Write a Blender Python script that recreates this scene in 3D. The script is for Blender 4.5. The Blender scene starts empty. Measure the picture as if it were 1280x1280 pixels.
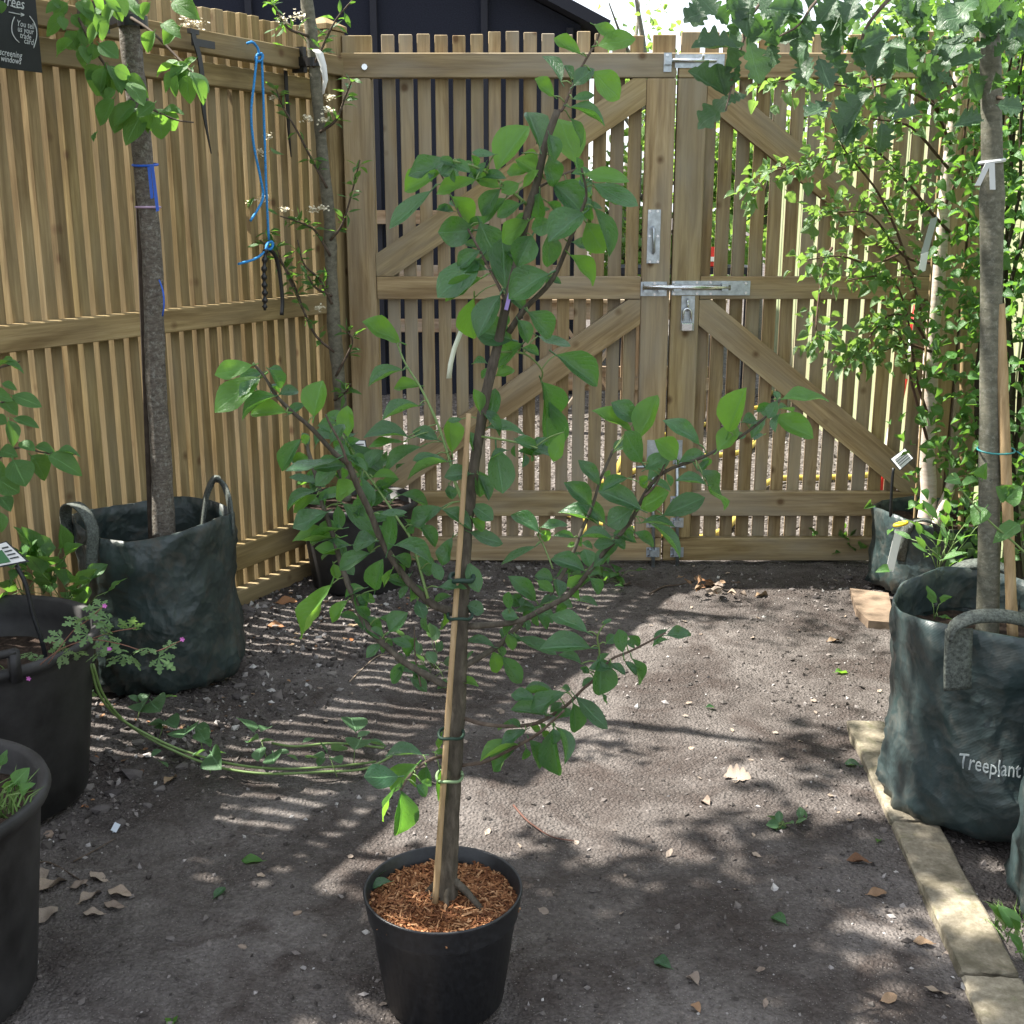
import bpy, bmesh, math, random
from mathutils import Vector, Matrix, noise, Quaternion
R = math.radians
random.seed(11)
sc = bpy.context.scene
col = sc.collection

# ------------------------------------------------------------------ camera, sky, sun, exposure
CAM_H, FPX, PITCH = 1.4, 1480.0, R(14.3)
cd = bpy.data.cameras.new('camera'); cam = bpy.data.objects.new('camera', cd); col.objects.link(cam)
cd.sensor_fit = 'HORIZONTAL'; cd.sensor_width = 36; cd.lens = 36*FPX/1280; cd.clip_start = .05; cd.clip_end = 1000
cam.location = (0, 0, CAM_H); cam.rotation_euler = (math.pi/2-PITCH, 0, 0)
sc.camera = cam
SUN_EL = R(56); SUN_AZ = (-.966, .258)
world = bpy.data.worlds.new('World'); sc.world = world; world.use_nodes = True
wn = world.node_tree; wn.nodes.clear()
sky = wn.nodes.new('ShaderNodeTexSky'); sky.sky_type = 'NISHITA'; sky.sun_disc = False
sky.sun_elevation = SUN_EL; sky.sun_rotation = math.atan2(SUN_AZ[0], SUN_AZ[1]); sky.air_density = 1; sky.dust_density = 2.5; sky.ozone_density = 1
hz = wn.nodes.new('ShaderNodeMixRGB'); hz.inputs[0].default_value = .45; hz.inputs[2].default_value = (11, 11.4, 12, 1)
bg = wn.nodes.new('ShaderNodeBackground'); bg.inputs[1].default_value = .07
wo = wn.nodes.new('ShaderNodeOutputWorld')
wn.links.new(sky.outputs[0], hz.inputs[1]); wn.links.new(hz.outputs[0], bg.inputs[0]); wn.links.new(bg.outputs[0], wo.inputs[0])
sl = bpy.data.lights.new('sun', 'SUN'); sl.energy = 5.0; sl.angle = R(.6); sl.color = (1, .95, .86)
so = bpy.data.objects.new('sun', sl); col.objects.link(so); so.location = (-6, 3, 9)
sd = Vector((SUN_AZ[0]*math.cos(SUN_EL), SUN_AZ[1]*math.cos(SUN_EL), math.sin(SUN_EL)))
so.rotation_euler = sd.to_track_quat('Z', 'Y').to_euler()
sc.render.engine = 'CYCLES'
sc.view_settings.view_transform = 'Standard'; sc.view_settings.look = 'None'
sc.view_settings.exposure = 1.85; sc.view_settings.gamma = 1
sc.cycles.max_bounces = 8; sc.cycles.transmission_bounces = 6; sc.cycles.transparent_max_bounces = 8

# ------------------------------------------------------------------ helpers
CF = Vector((0, math.cos(PITCH), -math.sin(PITCH))); CU = Vector((0, math.sin(PITCH), math.cos(PITCH))); C0 = Vector((0, 0, CAM_H))
def ray(px, py): return CF + Vector((1, 0, 0))*((px-640)/FPX) + CU*((640-py)/FPX)
def at(px, py, Y): d = ray(px, py); return C0 + d*(Y/d.y)
def gnd(px, py, z=0): d = ray(px, py); return C0 + d*((z-CAM_H)/d.z)
FP0 = Vector((-1.017, 4.108, 0)); FA = R(28); FD = Vector((math.sin(FA), math.cos(FA), 0)); FN = Vector((math.cos(FA), -math.sin(FA), 0))  # FN points into the yard
def fen(px, py, off=0):
    d = ray(px, py); return C0 + d*((FP0+FN*off-C0).dot(FN)/d.dot(FN))
def fpt(s, off, z): return FP0 + FD*s + FN*off + Vector((0, 0, z))
def pxs(y): return (C0 - y).length/FPX        # metres per photo pixel at a point

def link(o, parent=None):
    col.objects.link(o)
    if parent is not None:
        o.parent = parent; o.matrix_parent_inverse = parent.matrix_basis.inverted()
    return o
def tag(o, label, cat, group=None):
    o['label'] = label; o['category'] = cat
    if group: o['group'] = group
    return o
def thing(name, loc, label, cat, group=None):
    o = bpy.data.objects.new(name, None); o.empty_display_size = .05; o.location = loc; col.objects.link(o)
    o.matrix_basis = Matrix.Translation(Vector(loc))
    return tag(o, label, cat, group)
def obj(name, me, parent=None, M=None):
    o = bpy.data.objects.new(name, me)
    if M is not None: o.matrix_basis = M
    return link(o, parent)
class MB:
    def __init__(s): s.v = []; s.f = []; s.uv = {}
    def add(s, vs, fs):
        n = len(s.v); s.v += [tuple(v) for v in vs]; s.f += [tuple(i+n for i in f) for f in fs]
    def box(s, c, size, M=None):
        x, y, z = size[0]/2, size[1]/2, size[2]/2; c = Vector(c)
        vs = [Vector((a*x, b*y, d*z)) for a in (-1, 1) for b in (-1, 1) for d in (-1, 1)]
        if M is not None: vs = [M@v for v in vs]
        s.add([v+c for v in vs], [(0, 1, 3, 2), (4, 6, 7, 5), (0, 4, 5, 1), (2, 3, 7, 6), (0, 2, 6, 4), (1, 5, 7, 3)])
    def tube(s, pts, rad, seg=7, cap=True, wob=0):
        pts = [Vector(p) for p in pts]; n = len(pts)
        if not hasattr(rad, '__len__'): rad = [rad]*n
        t0 = (pts[1]-pts[0]).normalized(); nx = t0.orthogonal().normalized(); b = len(s.v)
        for i, p in enumerate(pts):
            t = (pts[min(i+1, n-1)]-pts[max(i-1, 0)]).normalized()
            nx = (nx - t*nx.dot(t)).normalized(); ny = t.cross(nx)
            for k in range(seg):
                a = 2*math.pi*k/seg; r = rad[i]*(1+wob*random.uniform(-1, 1))
                s.v.append(tuple(p+(nx*math.cos(a)+ny*math.sin(a))*r))
        for i in range(n-1):
            for k in range(seg):
                k2 = (k+1) % seg
                s.f.append((b+i*seg+k, b+i*seg+k2, b+(i+1)*seg+k2, b+(i+1)*seg+k))
        if cap:
            s.f.append(tuple(b+k for k in range(seg))[::-1]); s.f.append(tuple(b+(n-1)*seg+k for k in range(seg)))
    def lathe(s, prof, c, seg=48, disp=None):
        b = len(s.v); c = Vector(c)
        for (r, z) in prof:
            for k in range(seg):
                a = 2*math.pi*k/seg; d = disp(a, r, z) if disp else (0, 0)
                s.v.append(tuple(c+Vector(((r+d[0])*math.cos(a), (r+d[0])*math.sin(a), z+d[1]))))
        for i in range(len(prof)-1):
            for k in range(seg):
                k2 = (k+1) % seg
                s.f.append((b+i*seg+k, b+i*seg+k2, b+(i+1)*seg+k2, b+(i+1)*seg+k))
    def mesh(s, name, mat, smooth=True):
        me = bpy.data.meshes.new(name); me.from_pydata(s.v, [], s.f)
        if mat: me.materials.append(mat)
        if smooth: me.polygons.foreach_set('use_smooth', [True]*len(me.polygons))
        me.update(); return me
    def build(s, name, mat, parent=None, smooth=True): return obj(name, s.mesh(name, mat, smooth), parent)
def fixn(me):
    bm = bmesh.new(); bm.from_mesh(me); bmesh.ops.recalc_face_normals(bm, faces=bm.faces); bm.to_mesh(me); bm.free(); return me
def catmull(pts, n=4):
    pts = [Vector(p) for p in pts]
    if len(pts) < 3: return pts
    P = [pts[0]*2-pts[1]] + pts + [pts[-1]*2-pts[-2]]; out = []
    for i in range(1, len(P)-2):
        for k in range(n):
            t = k/n; a, b, c, d = P[i-1], P[i], P[i+1], P[i+2]
            out.append(.5*((2*b)+(c-a)*t+(2*a-5*b+4*c-d)*t*t+(3*b-a-3*c+d)*t**3))
    return out+[pts[-1]]
def lerp(a, b, t): return a+(b-a)*t
BOX = {}
def chbox(size, mat, bev=.003):
    k = (tuple(round(x, 4) for x in size), mat.name, bev)
    if k not in BOX:
        bm = bmesh.new(); bmesh.ops.create_cube(bm, size=1)
        bmesh.ops.scale(bm, vec=size, verts=bm.verts)
        bmesh.ops.bevel(bm, geom=bm.edges[:], offset=bev, segments=1, affect='EDGES')
        me = bpy.data.meshes.new('plank'); bm.to_mesh(me); bm.free(); me.materials.append(mat); BOX[k] = me
    return BOX[k]
def frame(zax, xref):
    z = zax.normalized(); x = (xref - z*xref.dot(z)).normalized(); y = z.cross(x)
    return Matrix((x, y, z)).transposed()
def plank(name, parent, p0, p1, w, t, wdir, mat, bev=.003):
    p0, p1 = Vector(p0), Vector(p1)
    M = Matrix.Translation((p0+p1)/2) @ frame(p1-p0, Vector(wdir)).to_4x4()
    return obj(name, chbox((w, t, (p1-p0).length), mat, bev), parent, M)

# ------------------------------------------------------------------ materials
class NT:
    def __init__(s, name):
        s.m = bpy.data.materials.new(name); s.m.use_nodes = True; s.t = s.m.node_tree; s.n = s.t.nodes
        s.p = s.n['Principled BSDF']; s.out = s.n['Material Output']
    def new(s, t, **kw):
        n = s.n.new(t)
        for k, v in kw.items(): setattr(n, k, v)
        return n
    def l(s, a, b): s.t.links.new(a, b)
    def coord(s, kind='Object', scale=(1, 1, 1), rnd=0):
        tc = s.new('ShaderNodeTexCoord'); mp = s.new('ShaderNodeMapping'); mp.inputs['Scale'].default_value = scale
        src = tc.outputs[kind]
        if rnd:
            oi = s.new('ShaderNodeObjectInfo'); ad = s.new('ShaderNodeVectorMath', operation='ADD'); mu = s.new('ShaderNodeMath', operation='MULTIPLY'); mu.inputs[1].default_value = rnd
            s.l(oi.outputs['Random'], mu.inputs[0]); s.l(src, ad.inputs[0]); s.l(mu.outputs[0], ad.inputs[1]); src = ad.outputs[0]
        s.l(src, mp.inputs[0]); return mp.outputs[0]
    def noise(s, vec, scale, detail=4, rough=.6, dist=0):
        n = s.new('ShaderNodeTexNoise'); n.inputs['Scale'].default_value = scale; n.inputs['Detail'].default_value = detail; n.inputs['Roughness'].default_value = rough; n.inputs['Distortion'].default_value = dist
        if vec is not None: s.l(vec, n.inputs['Vector'])
        return n.outputs['Fac']
    def ramp(s, fac, stops):
        r = s.new('ShaderNodeValToRGB'); e = r.color_ramp.elements
        while len(e) < len(stops): e.new(.5)
        for i, (p, c) in enumerate(stops): e[i].position = p; e[i].color = (*c, 1) if len(c) == 3 else c
        s.l(fac, r.inputs[0]); return r.outputs[0]
    def mix(s, a, b, fac, mode='MIX'):
        m = s.new('ShaderNodeMixRGB', blend_type=mode)
        for i, v in ((1, a), (2, b), (0, fac)):
            if isinstance(v, (int, float)): m.inputs[i].default_value = v
            elif isinstance(v, tuple): m.inputs[i].default_value = (*v, 1)
            else: s.l(v, m.inputs[i])
        return m.outputs[0]
    def bump(s, h, strength=.4, dist=.01):
        b = s.new('ShaderNodeBump'); b.inputs['Strength'].default_value = strength; b.inputs['Distance'].default_value = dist
        s.l(h, b.inputs['Height']); s.l(b.outputs[0], s.p.inputs['Normal'])
    def set(s, color=None, rough=None, spec=None, metal=None):
        if color is not None:
            if isinstance(color, tuple): s.p.inputs['Base Color'].default_value = (*color, 1)
            else: s.l(color, s.p.inputs['Base Color'])
        if rough is not None: s.p.inputs['Roughness'].default_value = rough
        if spec is not None: s.p.inputs['Specular IOR Level'].default_value = spec
        if metal is not None: s.p.inputs['Metallic'].default_value = metal
        return s.m
def wood(name, c1, c2, c3, knot=(.09, .045, .02), grey=None):
    k = NT(name); v = k.coord('Object', (1, 1, .045), 40); n1 = k.noise(v, 70, 5, .65, .4)
    v2 = k.coord('Object', (1, 1, .25), 17); n2 = k.noise(v2, 5, 3, .6)
    v4 = k.coord('Object', (1, 1, .12), 9); n4 = k.noise(v4, 16, 3, .6, 1.2)
    c = k.ramp(n1, [(.28, c1), (.52, c2), (.75, c3)])
    c = k.mix(c, k.ramp(n4, [(.35, (.62, .56, .5)), (.6, (1.05, 1.03, 1))]), .85, 'MULTIPLY')
    oi = k.new('ShaderNodeObjectInfo'); tint = k.ramp(oi.outputs['Random'], [(0, (.70, .64, .55)), (.3, (1.02, 1, .84)), (.55, (.86, .79, .70)), (.8, (1.0, .97, .93)), (1, (1.2, 1.15, 1.1))])
    c = k.mix(c, tint, .9, 'MULTIPLY')
    if grey: c = k.mix(c, grey, k.ramp(n2, [(.42, (0, 0, 0)), (.7, (.75, .75, .75))]))
    v3 = k.coord('Object', (1, 1, .9), 23); vo = k.new('ShaderNodeTexVoronoi'); vo.inputs['Scale'].default_value = 7.5; vo.inputs['Randomness'].default_value = 1; k.l(v3, vo.inputs['Vector'])
    c = k.mix(c, knot, k.ramp(vo.outputs['Distance'], [(.06, (.8, .8, .8)), (.10, (.4, .4, .4)), (.15, (0, 0, 0))]))
    k.bump(n1, .35, .004); return k.set(c, .78, .25)
WF = wood('fence_wood', (.175, .130, .060), (.27, .208, .104), (.375, .305, .172), grey=(.23, .19, .115))
WG = wood('gate_wood', (.225, .165, .092), (.33, .258, .150), (.42, .345, .222), grey=(.285, .26, .215))
WO = wood('old_wood', (.16, .115, .075), (.25, .185, .13), (.33, .26, .19), grey=(.27, .25, .21))
def mossy():
    k = NT('mossy_boards'); v = k.coord('Object', (1, 1, .06), 31); n = k.noise(v, 40, 4); v2 = k.coord('Object', (1, 1, .3), 5); n2 = k.noise(v2, 6, 3)
    c = k.ramp(n, [(.3, (.20, .235, .12)), (.6, (.29, .325, .19)), (.8, (.38, .40, .27))]); c = k.mix(c, (.30, .26, .17), k.ramp(n2, [(.5, (0, 0, 0)), (.72, (.8, .8, .8))]))
    k.bump(n, .3, .004); return k.set(c, .85, .2)
WM = mossy()
def leafmat(name, ca, cb, trans, tmix=.42, rough=.42, back=None, spec=.5):
    k = NT(name); oi = k.new('ShaderNodeObjectInfo'); g = k.new('ShaderNodeNewGeometry')
    rnd = k.new('ShaderNodeMath', operation='ADD'); k.l(oi.outputs['Random'], rnd.inputs[0]); k.l(g.outputs['Random Per Island'], rnd.inputs[1])
    fr = k.new('ShaderNodeMath', operation='FRACT'); k.l(rnd.outputs[0], fr.inputs[0])
    c = k.mix(ca, cb, fr.outputs[0])
    uv = k.new('ShaderNodeTexCoord'); sep = k.new('ShaderNodeSeparateXYZ'); k.l(uv.outputs['UV'], sep.inputs[0])
    ab = k.new('ShaderNodeMath', operation='SUBTRACT'); ab.inputs[1].default_value = .5; k.l(sep.outputs[0], ab.inputs[0])
    a2 = k.new('ShaderNodeMath', operation='ABSOLUTE'); k.l(ab.outputs[0], a2.inputs[0])
    mid = k.ramp(a2.outputs[0], [(.012, (1, 1, 1)), (.045, (0, 0, 0))])
    m1 = k.new('ShaderNodeMath', operation='MULTIPLY'); m1.inputs[1].default_value = -1.1; k.l(a2.outputs[0], m1.inputs[0])
    m2 = k.new('ShaderNodeMath', operation='ADD'); k.l(sep.outputs[1], m2.inputs[0]); k.l(m1.outputs[0], m2.inputs[1])
    m3 = k.new('ShaderNodeMath', operation='MULTIPLY'); m3.inputs[1].default_value = 46; k.l(m2.outputs[0], m3.inputs[0])
    m4 = k.new('ShaderNodeMath', operation='SINE'); k.l(m3.outputs[0], m4.inputs[0])
    side = k.ramp(m4.outputs[0], [(.80, (0, 0, 0)), (.98, (.5, .5, .5))])
    vein = k.mix(side, (1, 1, 1), mid)
    sp_ = k.noise(uv.outputs['UV'], 3.5, 4, .7); vsp = k.new('ShaderNodeMath', operation='ADD'); k.l(sp_, vsp.inputs[0]); k.l(k.mix((0, 0, 0), fr.outputs[0], .12), vsp.inputs[1]); c = k.mix(c, (.14, .12, .03), k.ramp(vsp.outputs[0], [(.70, (0, 0, 0)), (.80, (.5, .5, .5))]))
    pale = tuple(min(1, x*1.7+.035) for x in cb)
    nz = k.noise(k.coord('Object', (1, 1, 1), 5), 3, 3); c = k.mix(c, tuple(x*.72 for x in ca), k.ramp(nz, [(.45, (0, 0, 0)), (.75, (.6, .6, .6))]))
    c = k.mix(c, pale, k.mix((0, 0, 0), vein, .75))
    if back is None: back = tuple(x*.9+.055 for x in cb)
    cf = k.mix(c, back, g.outputs['Backfacing'])
    k.set(cf, rough, spec); nb_ = k.noise(uv.outputs['UV'], 7, 3, .6, .5); hb_ = k.new('ShaderNodeMath', operation='SUBTRACT'); k.l(nb_, hb_.inputs[0]); k.l(vein, hb_.inputs[1]); k.bump(hb_.outputs[0], .35, .006); k.l(k.ramp(nb_, [(.3, (rough-.06,)*3), (.7, (rough+.2,)*3)]), k.p.inputs['Roughness'])
    tr = k.new('ShaderNodeBsdfTranslucent'); k.l(k.mix(trans, tuple(x*.6 for x in trans), vein), tr.inputs[0])
    mx = k.new('ShaderNodeMixShader'); mx.inputs[0].default_value = tmix
    k.l(k.p.outputs[0], mx.inputs[1]); k.l(tr.outputs[0], mx.inputs[2]); k.l(mx.outputs[0], k.out.inputs[0]); return k.m
L_FRUIT = leafmat('fruit_leaf', (.015, .058, .030), (.042, .125, .042), (.17, .42, .04), .38, .28, spec=.7)
L_LIGHT = leafmat('young_leaf', (.055, .16, .03), (.09, .22, .04), (.26, .52, .045), .48, .38)
L_OAK = leafmat('oak_leaf', (.026, .062, .032), (.050, .108, .046), (.12, .27, .045), .30, .40)
L_BIRCH = leafmat('birch_leaf', (.045, .105, .036), (.11, .205, .066), (.28, .47, .075), .42, .33)
L_SHRUB = leafmat('shrub_leaf', (.03, .095, .025), (.07, .18, .038), (.2, .42, .045), .40, .35)
L_LIME = leafmat('hornbeam_leaf', (.04, .12, .03), (.075, .18, .04), (.22, .44, .05), .42, .5)
L_BRAMBLE = leafmat('bramble_leaf', (.045, .11, .045), (.085, .17, .075), (.2, .4, .08), .3, .5)
L_HERB = leafmat('herb_leaf', (.09, .17, .06), (.15, .25, .10), (.25, .42, .1), .3, .55)
L_FAR = leafmat('far_leaf', (.06, .14, .03), (.13, .24, .06), (.34, .55, .08), .45, .5)
def plain(name, c, rough=.6, spec=.4, metal=0, nscale=0, namp=.25, bump=0, bd=.002):
    k = NT(name)
    if nscale:
        n = k.noise(k.coord('Object'), nscale, 5, .65); cc = k.mix(tuple(x*(1-namp) for x in c), tuple(min(1, x*(1+namp)) for x in c), k.ramp(n, [(.3, (0, 0, 0)), (.7, (1, 1, 1))]))
        if bump: k.bump(n, bump, bd)
        return k.set(cc, rough, spec, metal)
    return k.set(c, rough, spec, metal)
def isl(name, stops, rough=.85, spec=.25, nz=0):
    k = NT(name); g = k.new('ShaderNodeNewGeometry'); oi = k.new('ShaderNodeObjectInfo'); a = k.new('ShaderNodeMath', operation='ADD'); k.l(g.outputs['Random Per Island'], a.inputs[0]); k.l(oi.outputs['Random'], a.inputs[1]); f = k.new('ShaderNodeMath', operation='FRACT'); k.l(a.outputs[0], f.inputs[0])
    c = k.ramp(f.outputs[0], stops)
    if nz: n = k.noise(k.coord('Object'), nz, 3); c = k.mix(c, k.ramp(n, [(.3, (.6, .6, .6)), (.7, (1.1, 1.1, 1.1))]), .8, 'MULTIPLY')
    return k.set(c, rough, spec)
PEB = isl('pebble_stone', [(0, (.035, .029, .026)), (.45, (.075, .066, .060)), (.8, (.15, .13, .12)), (.95, (.27, .25, .24)), (1, (.45, .43, .41))], .8, .3)
ROCK = isl('rubble_stone', [(0, (.06, .052, .05)), (.6, (.13, .115, .11)), (.9, (.2, .18, .165)), (1, (.27, .2, .15))], .85, .25, 30)
GRAV = isl('gravel_stone', [(0, (.045, .038, .034)), (.5, (.095, .083, .075)), (.85, (.16, .143, .131)), (1, (.32, .30, .28))], .85, .25)
CHIP = isl('bark_chip', [(0, (.07, .026, .012)), (.35, (.165, .066, .028)), (.7, (.26, .118, .05)), (1, (.42, .24, .125))], .85, .2)
LITTER = isl('dead_leaf', [(0, (.11, .055, .03)), (.35, (.2, .11, .06)), (.7, (.27, .2, .13)), (1, (.32, .13, .05))], .8, .25, 25)
LPALE = isl('pale_dead_leaf', [(0, (.19, .145, .115)), (.5, (.27, .22, .18)), (1, (.34, .26, .19))], .75, .3, 40)
def bark(name, c1, c2, c3, sc_=(1, 1, .35), scale=60, bump=.6, lich=None, bd=.004):
    k = NT(name); v = k.coord('Object', sc_); n = k.noise(v, scale, 6, .7, .3); c = k.ramp(n, [(.3, c1), (.5, c2), (.72, c3)])
    if lich: n2 = k.noise(k.coord('Object'), 75, 6, .8); c = k.mix(c, lich, k.ramp(n2, [(.5, (0, 0, 0)), (.66, (.7, .7, .7))]))
    k.bump(n, bump, bd); return k.set(c, .8, .25)
B_FRUIT = bark('fruit_bark', (.034, .029, .021), (.068, .058, .043), (.12, .105, .08), (1, 1, .3), 90, .5, bd=.003)
B_TWIG = bark('twig_bark', (.05, .036, .026), (.085, .062, .046), (.14, .11, .082), (1, 1, 1), 60, .3, bd=.002)
B_GREEN = plain('green_shoot', (.13, .20, .06), .5, .4)
B_LICH = bark('lichen_bark', (.05, .042, .034), (.115, .097, .078), (.19, .165, .135), (1, 1, 2.4), 55, .9, (.30, .30, .26), .005)
B_GREY = bark('grey_bark', (.065, .066, .048), (.11, .108, .08), (.17, .16, .12), (1, 1, 3), 26, .4, (.23, .23, .19), .003)
B_SMALL = bark('olive_bark', (.075, .07, .05), (.13, .12, .09), (.2, .185, .14), (1, 1, 1.5), 45, .5, bd=.003)
B_BIRCH = bark('birch_bark', (.42, .33, .26), (.6, .52, .45), (.70, .64, .58), (1, 1, 5), 14, .3, (.62, .44, .32), .003)
CANE = bark('bamboo', (.22, .15, .075), (.32, .225, .12), (.42, .31, .18), (1, 1, .12), 80, .2, bd=.001)
BLK = plain('black_plastic', (.012, .013, .015), .42, .45, 0, 90, .5, .12, .001)
BLKD = plain('dusty_black_plastic', (.026, .025, .025), .6, .4, 0, 7, .75, .2, .003)
RUB = plain('black_rubber', (.012, .012, .013), .38, .5)
GALV = plain('galvanised_steel', (.42, .46, .50), .42, .5, .85, 40, .28)
CHROME = plain('bright_steel', (.62, .64, .66), .22, .5, .95)
SOIL = plain('potting_soil', (.035, .024, .018), .95, .15, 0, 60, .6, .9, .01)
WHITE = plain('white_plastic', (.74, .74, .72), .45, .4); INK = plain('print_dark', (.05, .06, .06), .6); INKG = plain('print_green', (.05, .16, .06), .6); YEL = plain('yellow_band', (.72, .50, .03), .45)
BLUE = plain('blue_rope', (.03, .22, .52), .7, .3, 0, 300, .5); BTAPE = plain('blue_tape', (.02, .10, .50), .45); PURP = plain('purple_tie', (.30, .22, .52), .5); GTIE = plain('green_tie', (.012, .035, .022), .6)
HOSE = plain('yellow_hose', (.42, .31, .06), .4, .5); RED = plain('red_plastic', (.62, .03, .025), .4); PINK = plain('pink_petal', (.6, .16, .5), .6); CREAM = plain('cream_blossom', (.72, .66, .50), .7)
k = NT('concrete'); v = k.coord('Object', (1, 1, 1), 7); n1 = k.noise(v, 7, 6, .7, .4); n2 = k.noise(v, 60, 5, .7); n3 = k.noise(v, 18, 5, .75, .6)
c = k.ramp(n2, [(.3, (.15, .13, .095)), (.55, (.25, .22, .165)), (.75, (.34, .31, .24))]); c = k.mix(c, (.085, .075, .05), k.ramp(n1, [(.48, (0, 0, 0)), (.66, (.8, .8, .8))])); c = k.mix(c, (.10, .105, .045), k.ramp(n3, [(.55, (0, 0, 0)), (.7, (.55, .55, .55))])); k.bump(n2, .6, .005); CONC = k.set(c, .92, .2)
SLATE = plain('brown_slab', (.19, .14, .10), .9, .2, 0, 14, .4, .5, .004)
CHALK = plain('chalkboard', (.011, .014, .014), .55, .35, 0, 12, .3); CHW = plain('chalk', (.52, .55, .54), .9)
def bagmat(name, c1, c2, dirt):
    k = NT(name); v = k.coord('Object'); n = k.noise(v, 6, 6, .65, .5); n2 = k.noise(v, 16, 5, .7, .8)
    c = k.mix(c1, c2, k.ramp(n, [(.35, (0, 0, 0)), (.65, (1, 1, 1))])); c = k.mix(c, dirt, k.ramp(n2, [(.5, (0, 0, 0)), (.78, (.75, .75, .75))]))
    w = k.new('ShaderNodeTexWave'); w.inputs['Scale'].default_value = 95; w.bands_direction = 'Z'; k.l(v, w.inputs[0])
    c = k.mix(c, (0, 0, 0), k.mix((0, 0, 0), k.ramp(w.outputs['Fac'], [(.2, (.3, .3, .3)), (.6, (0, 0, 0))]), .6))
    rg = k.new('ShaderNodeTexNoise'); rg.noise_type = 'RIDGED_MULTIFRACTAL'; rg.inputs['Scale'].default_value = 4.2; rg.inputs['Detail'].default_value = 1.5; rg.inputs['Distortion'].default_value = .15; k.l(k.coord('Object', (1, 1, 1.5)), rg.inputs['Vector'])
    vc = k.new('ShaderNodeTexVoronoi'); vc.feature = 'F1'; vc.inputs['Scale'].default_value = 11; vc.inputs['Detail'].default_value = 2; wv = k.new('ShaderNodeVectorMath', operation='ADD'); wn_ = k.new('ShaderNodeTexNoise'); wn_.inputs['Scale'].default_value = 5; k.l(v, wn_.inputs['Vector']); wm = k.new('ShaderNodeVectorMath', operation='SCALE'); wm.inputs['Scale'].default_value = .12; k.l(wn_.outputs['Color'], wm.inputs[0]); k.l(v, wv.inputs[0]); k.l(wm.outputs[0], wv.inputs[1]); k.l(wv.outputs[0], vc.inputs['Vector'])
    ad = k.new('ShaderNodeMath', operation='MULTIPLY_ADD'); ad.inputs[1].default_value = .8; k.l(vc.outputs['Distance'], ad.inputs[0]); k.l(rg.outputs['Fac'], ad.inputs[2]); ad2 = k.new('ShaderNodeMath', operation='MULTIPLY_ADD'); ad2.inputs[1].default_value = .02; k.l(w.outputs['Fac'], ad2.inputs[0]); k.l(ad.outputs[0], ad2.inputs[2]); k.bump(ad2.outputs[0], .6, .016); k.l(k.ramp(n2, [(.35, (.28, .28, .28)), (.7, (.6, .6, .6))]), k.p.inputs['Roughness']); return k.set(c, None, .5)
BAG = bagmat('woven_bag', (.017, .030, .029), (.044, .066, .068), (.105, .10, .085))
BAGB = bagmat('woven_bag_old', (.014, .024, .022), (.038, .056, .055), (.085, .069, .05))
STRAP = plain('webbing_strap', (.075, .085, .075), .7, .3, 0, 160, .7, .6, .004)
SHED = plain('shade_mesh', (.016, .018, .027), .9, .1, 0, 120, .35); SHEDR = plain('shed_trim', (.017, .018, .025), .7, .2); SHEDP = plain('polythene_panel', (.13, .16, .22), .35, .4, 0, 5, .4)

# ------------------------------------------------------------------ ground
def fbm(x, y, s, o): return noise.fractal(Vector((x*s, y*s, o)), 1.0, 2.0, 4)
xs = [-150, -40, -12, -6, -4] + [-2.4+.018*i for i in range(int(4.8/.018)+1)] + [4, 6, 12, 40, 150]
ys = [-60, -15, -3, 0, .6] + [1.1+.016*i for i in range(int(3.7/.016)+1)] + [5, 6, 8, 12, 20, 60, 300]
def gz(x, y):
    if not (-3.1 < x < 3.1 and 1.0 < y < 4.85): return 0.0
    h = .012*fbm(x, y, 2.2, 1) + .006*fbm(x, y, 9, 5) + .0045*noise.noise(Vector((x*32, y*32, 3)))
    s = (Vector((x, y, 0))-FP0).dot(FN)
    h += .012*max(0, min(1, (.75-s)/.5))*(1+fbm(x, y, 5, 9))
    e = min(1, (4.85-y)/.2, (3.1-abs(x))/.3, (y-1)/.15)
    return h*max(0, e) - .004
mb = MB(); nx = len(xs)
for y in ys:
    for x in xs: mb.v.append((x, y, gz(x, y)))
for j in range(len(ys)-1):
    for i in range(nx-1): mb.f.append((j*nx+i, j*nx+i+1, (j+1)*nx+i+1, (j+1)*nx+i))
k = NT('trodden_soil'); v = k.coord('Object')
n1 = k.noise(v, 1.5, 5, .6, .6); n2 = k.noise(v, 14, 6, .7); n3 = k.noise(v, 90, 5, .75); n4 = k.noise(v, 4.2, 5, .65, 1)
c = k.ramp(n2, [(.3, (.052, .044, .040)), (.55, (.092, .080, .074)), (.75, (.155, .138, .128))])
c = k.mix(c, (.205, .186, .175), k.ramp(n1, [(.42, (0, 0, 0)), (.64, (.62, .62, .62))]))
c = k.mix(c, (.055, .043, .038), k.ramp(n4, [(.46, (0, 0, 0)), (.64, (.85, .85, .85))]))
c = k.mix(c, k.ramp(n3, [(.3, (.45, .43, .42)), (.55, (1, 1, 1)), (.78, (1.5, 1.45, 1.4))]), .85, 'MULTIPLY')
vo = k.new('ShaderNodeTexVoronoi'); vo.inputs['Scale'].default_value = 130; k.l(v, vo.inputs['Vector'])
c = k.mix(c, (.42, .39, .36), k.ramp(vo.outputs['Distance'], [(.10, (.35, .35, .35)), (.2, (0, 0, 0))]))
b1 = k.new('ShaderNodeMath', operation='ADD'); k.l(n3, b1.inputs[0]); k.l(vo.outputs['Distance'], b1.inputs[1]); k.bump(b1.outputs[0], .9, .008)
ground = mb.build('ground', k.set(c, .92, .2)); ground['kind'] = 'structure'
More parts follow.
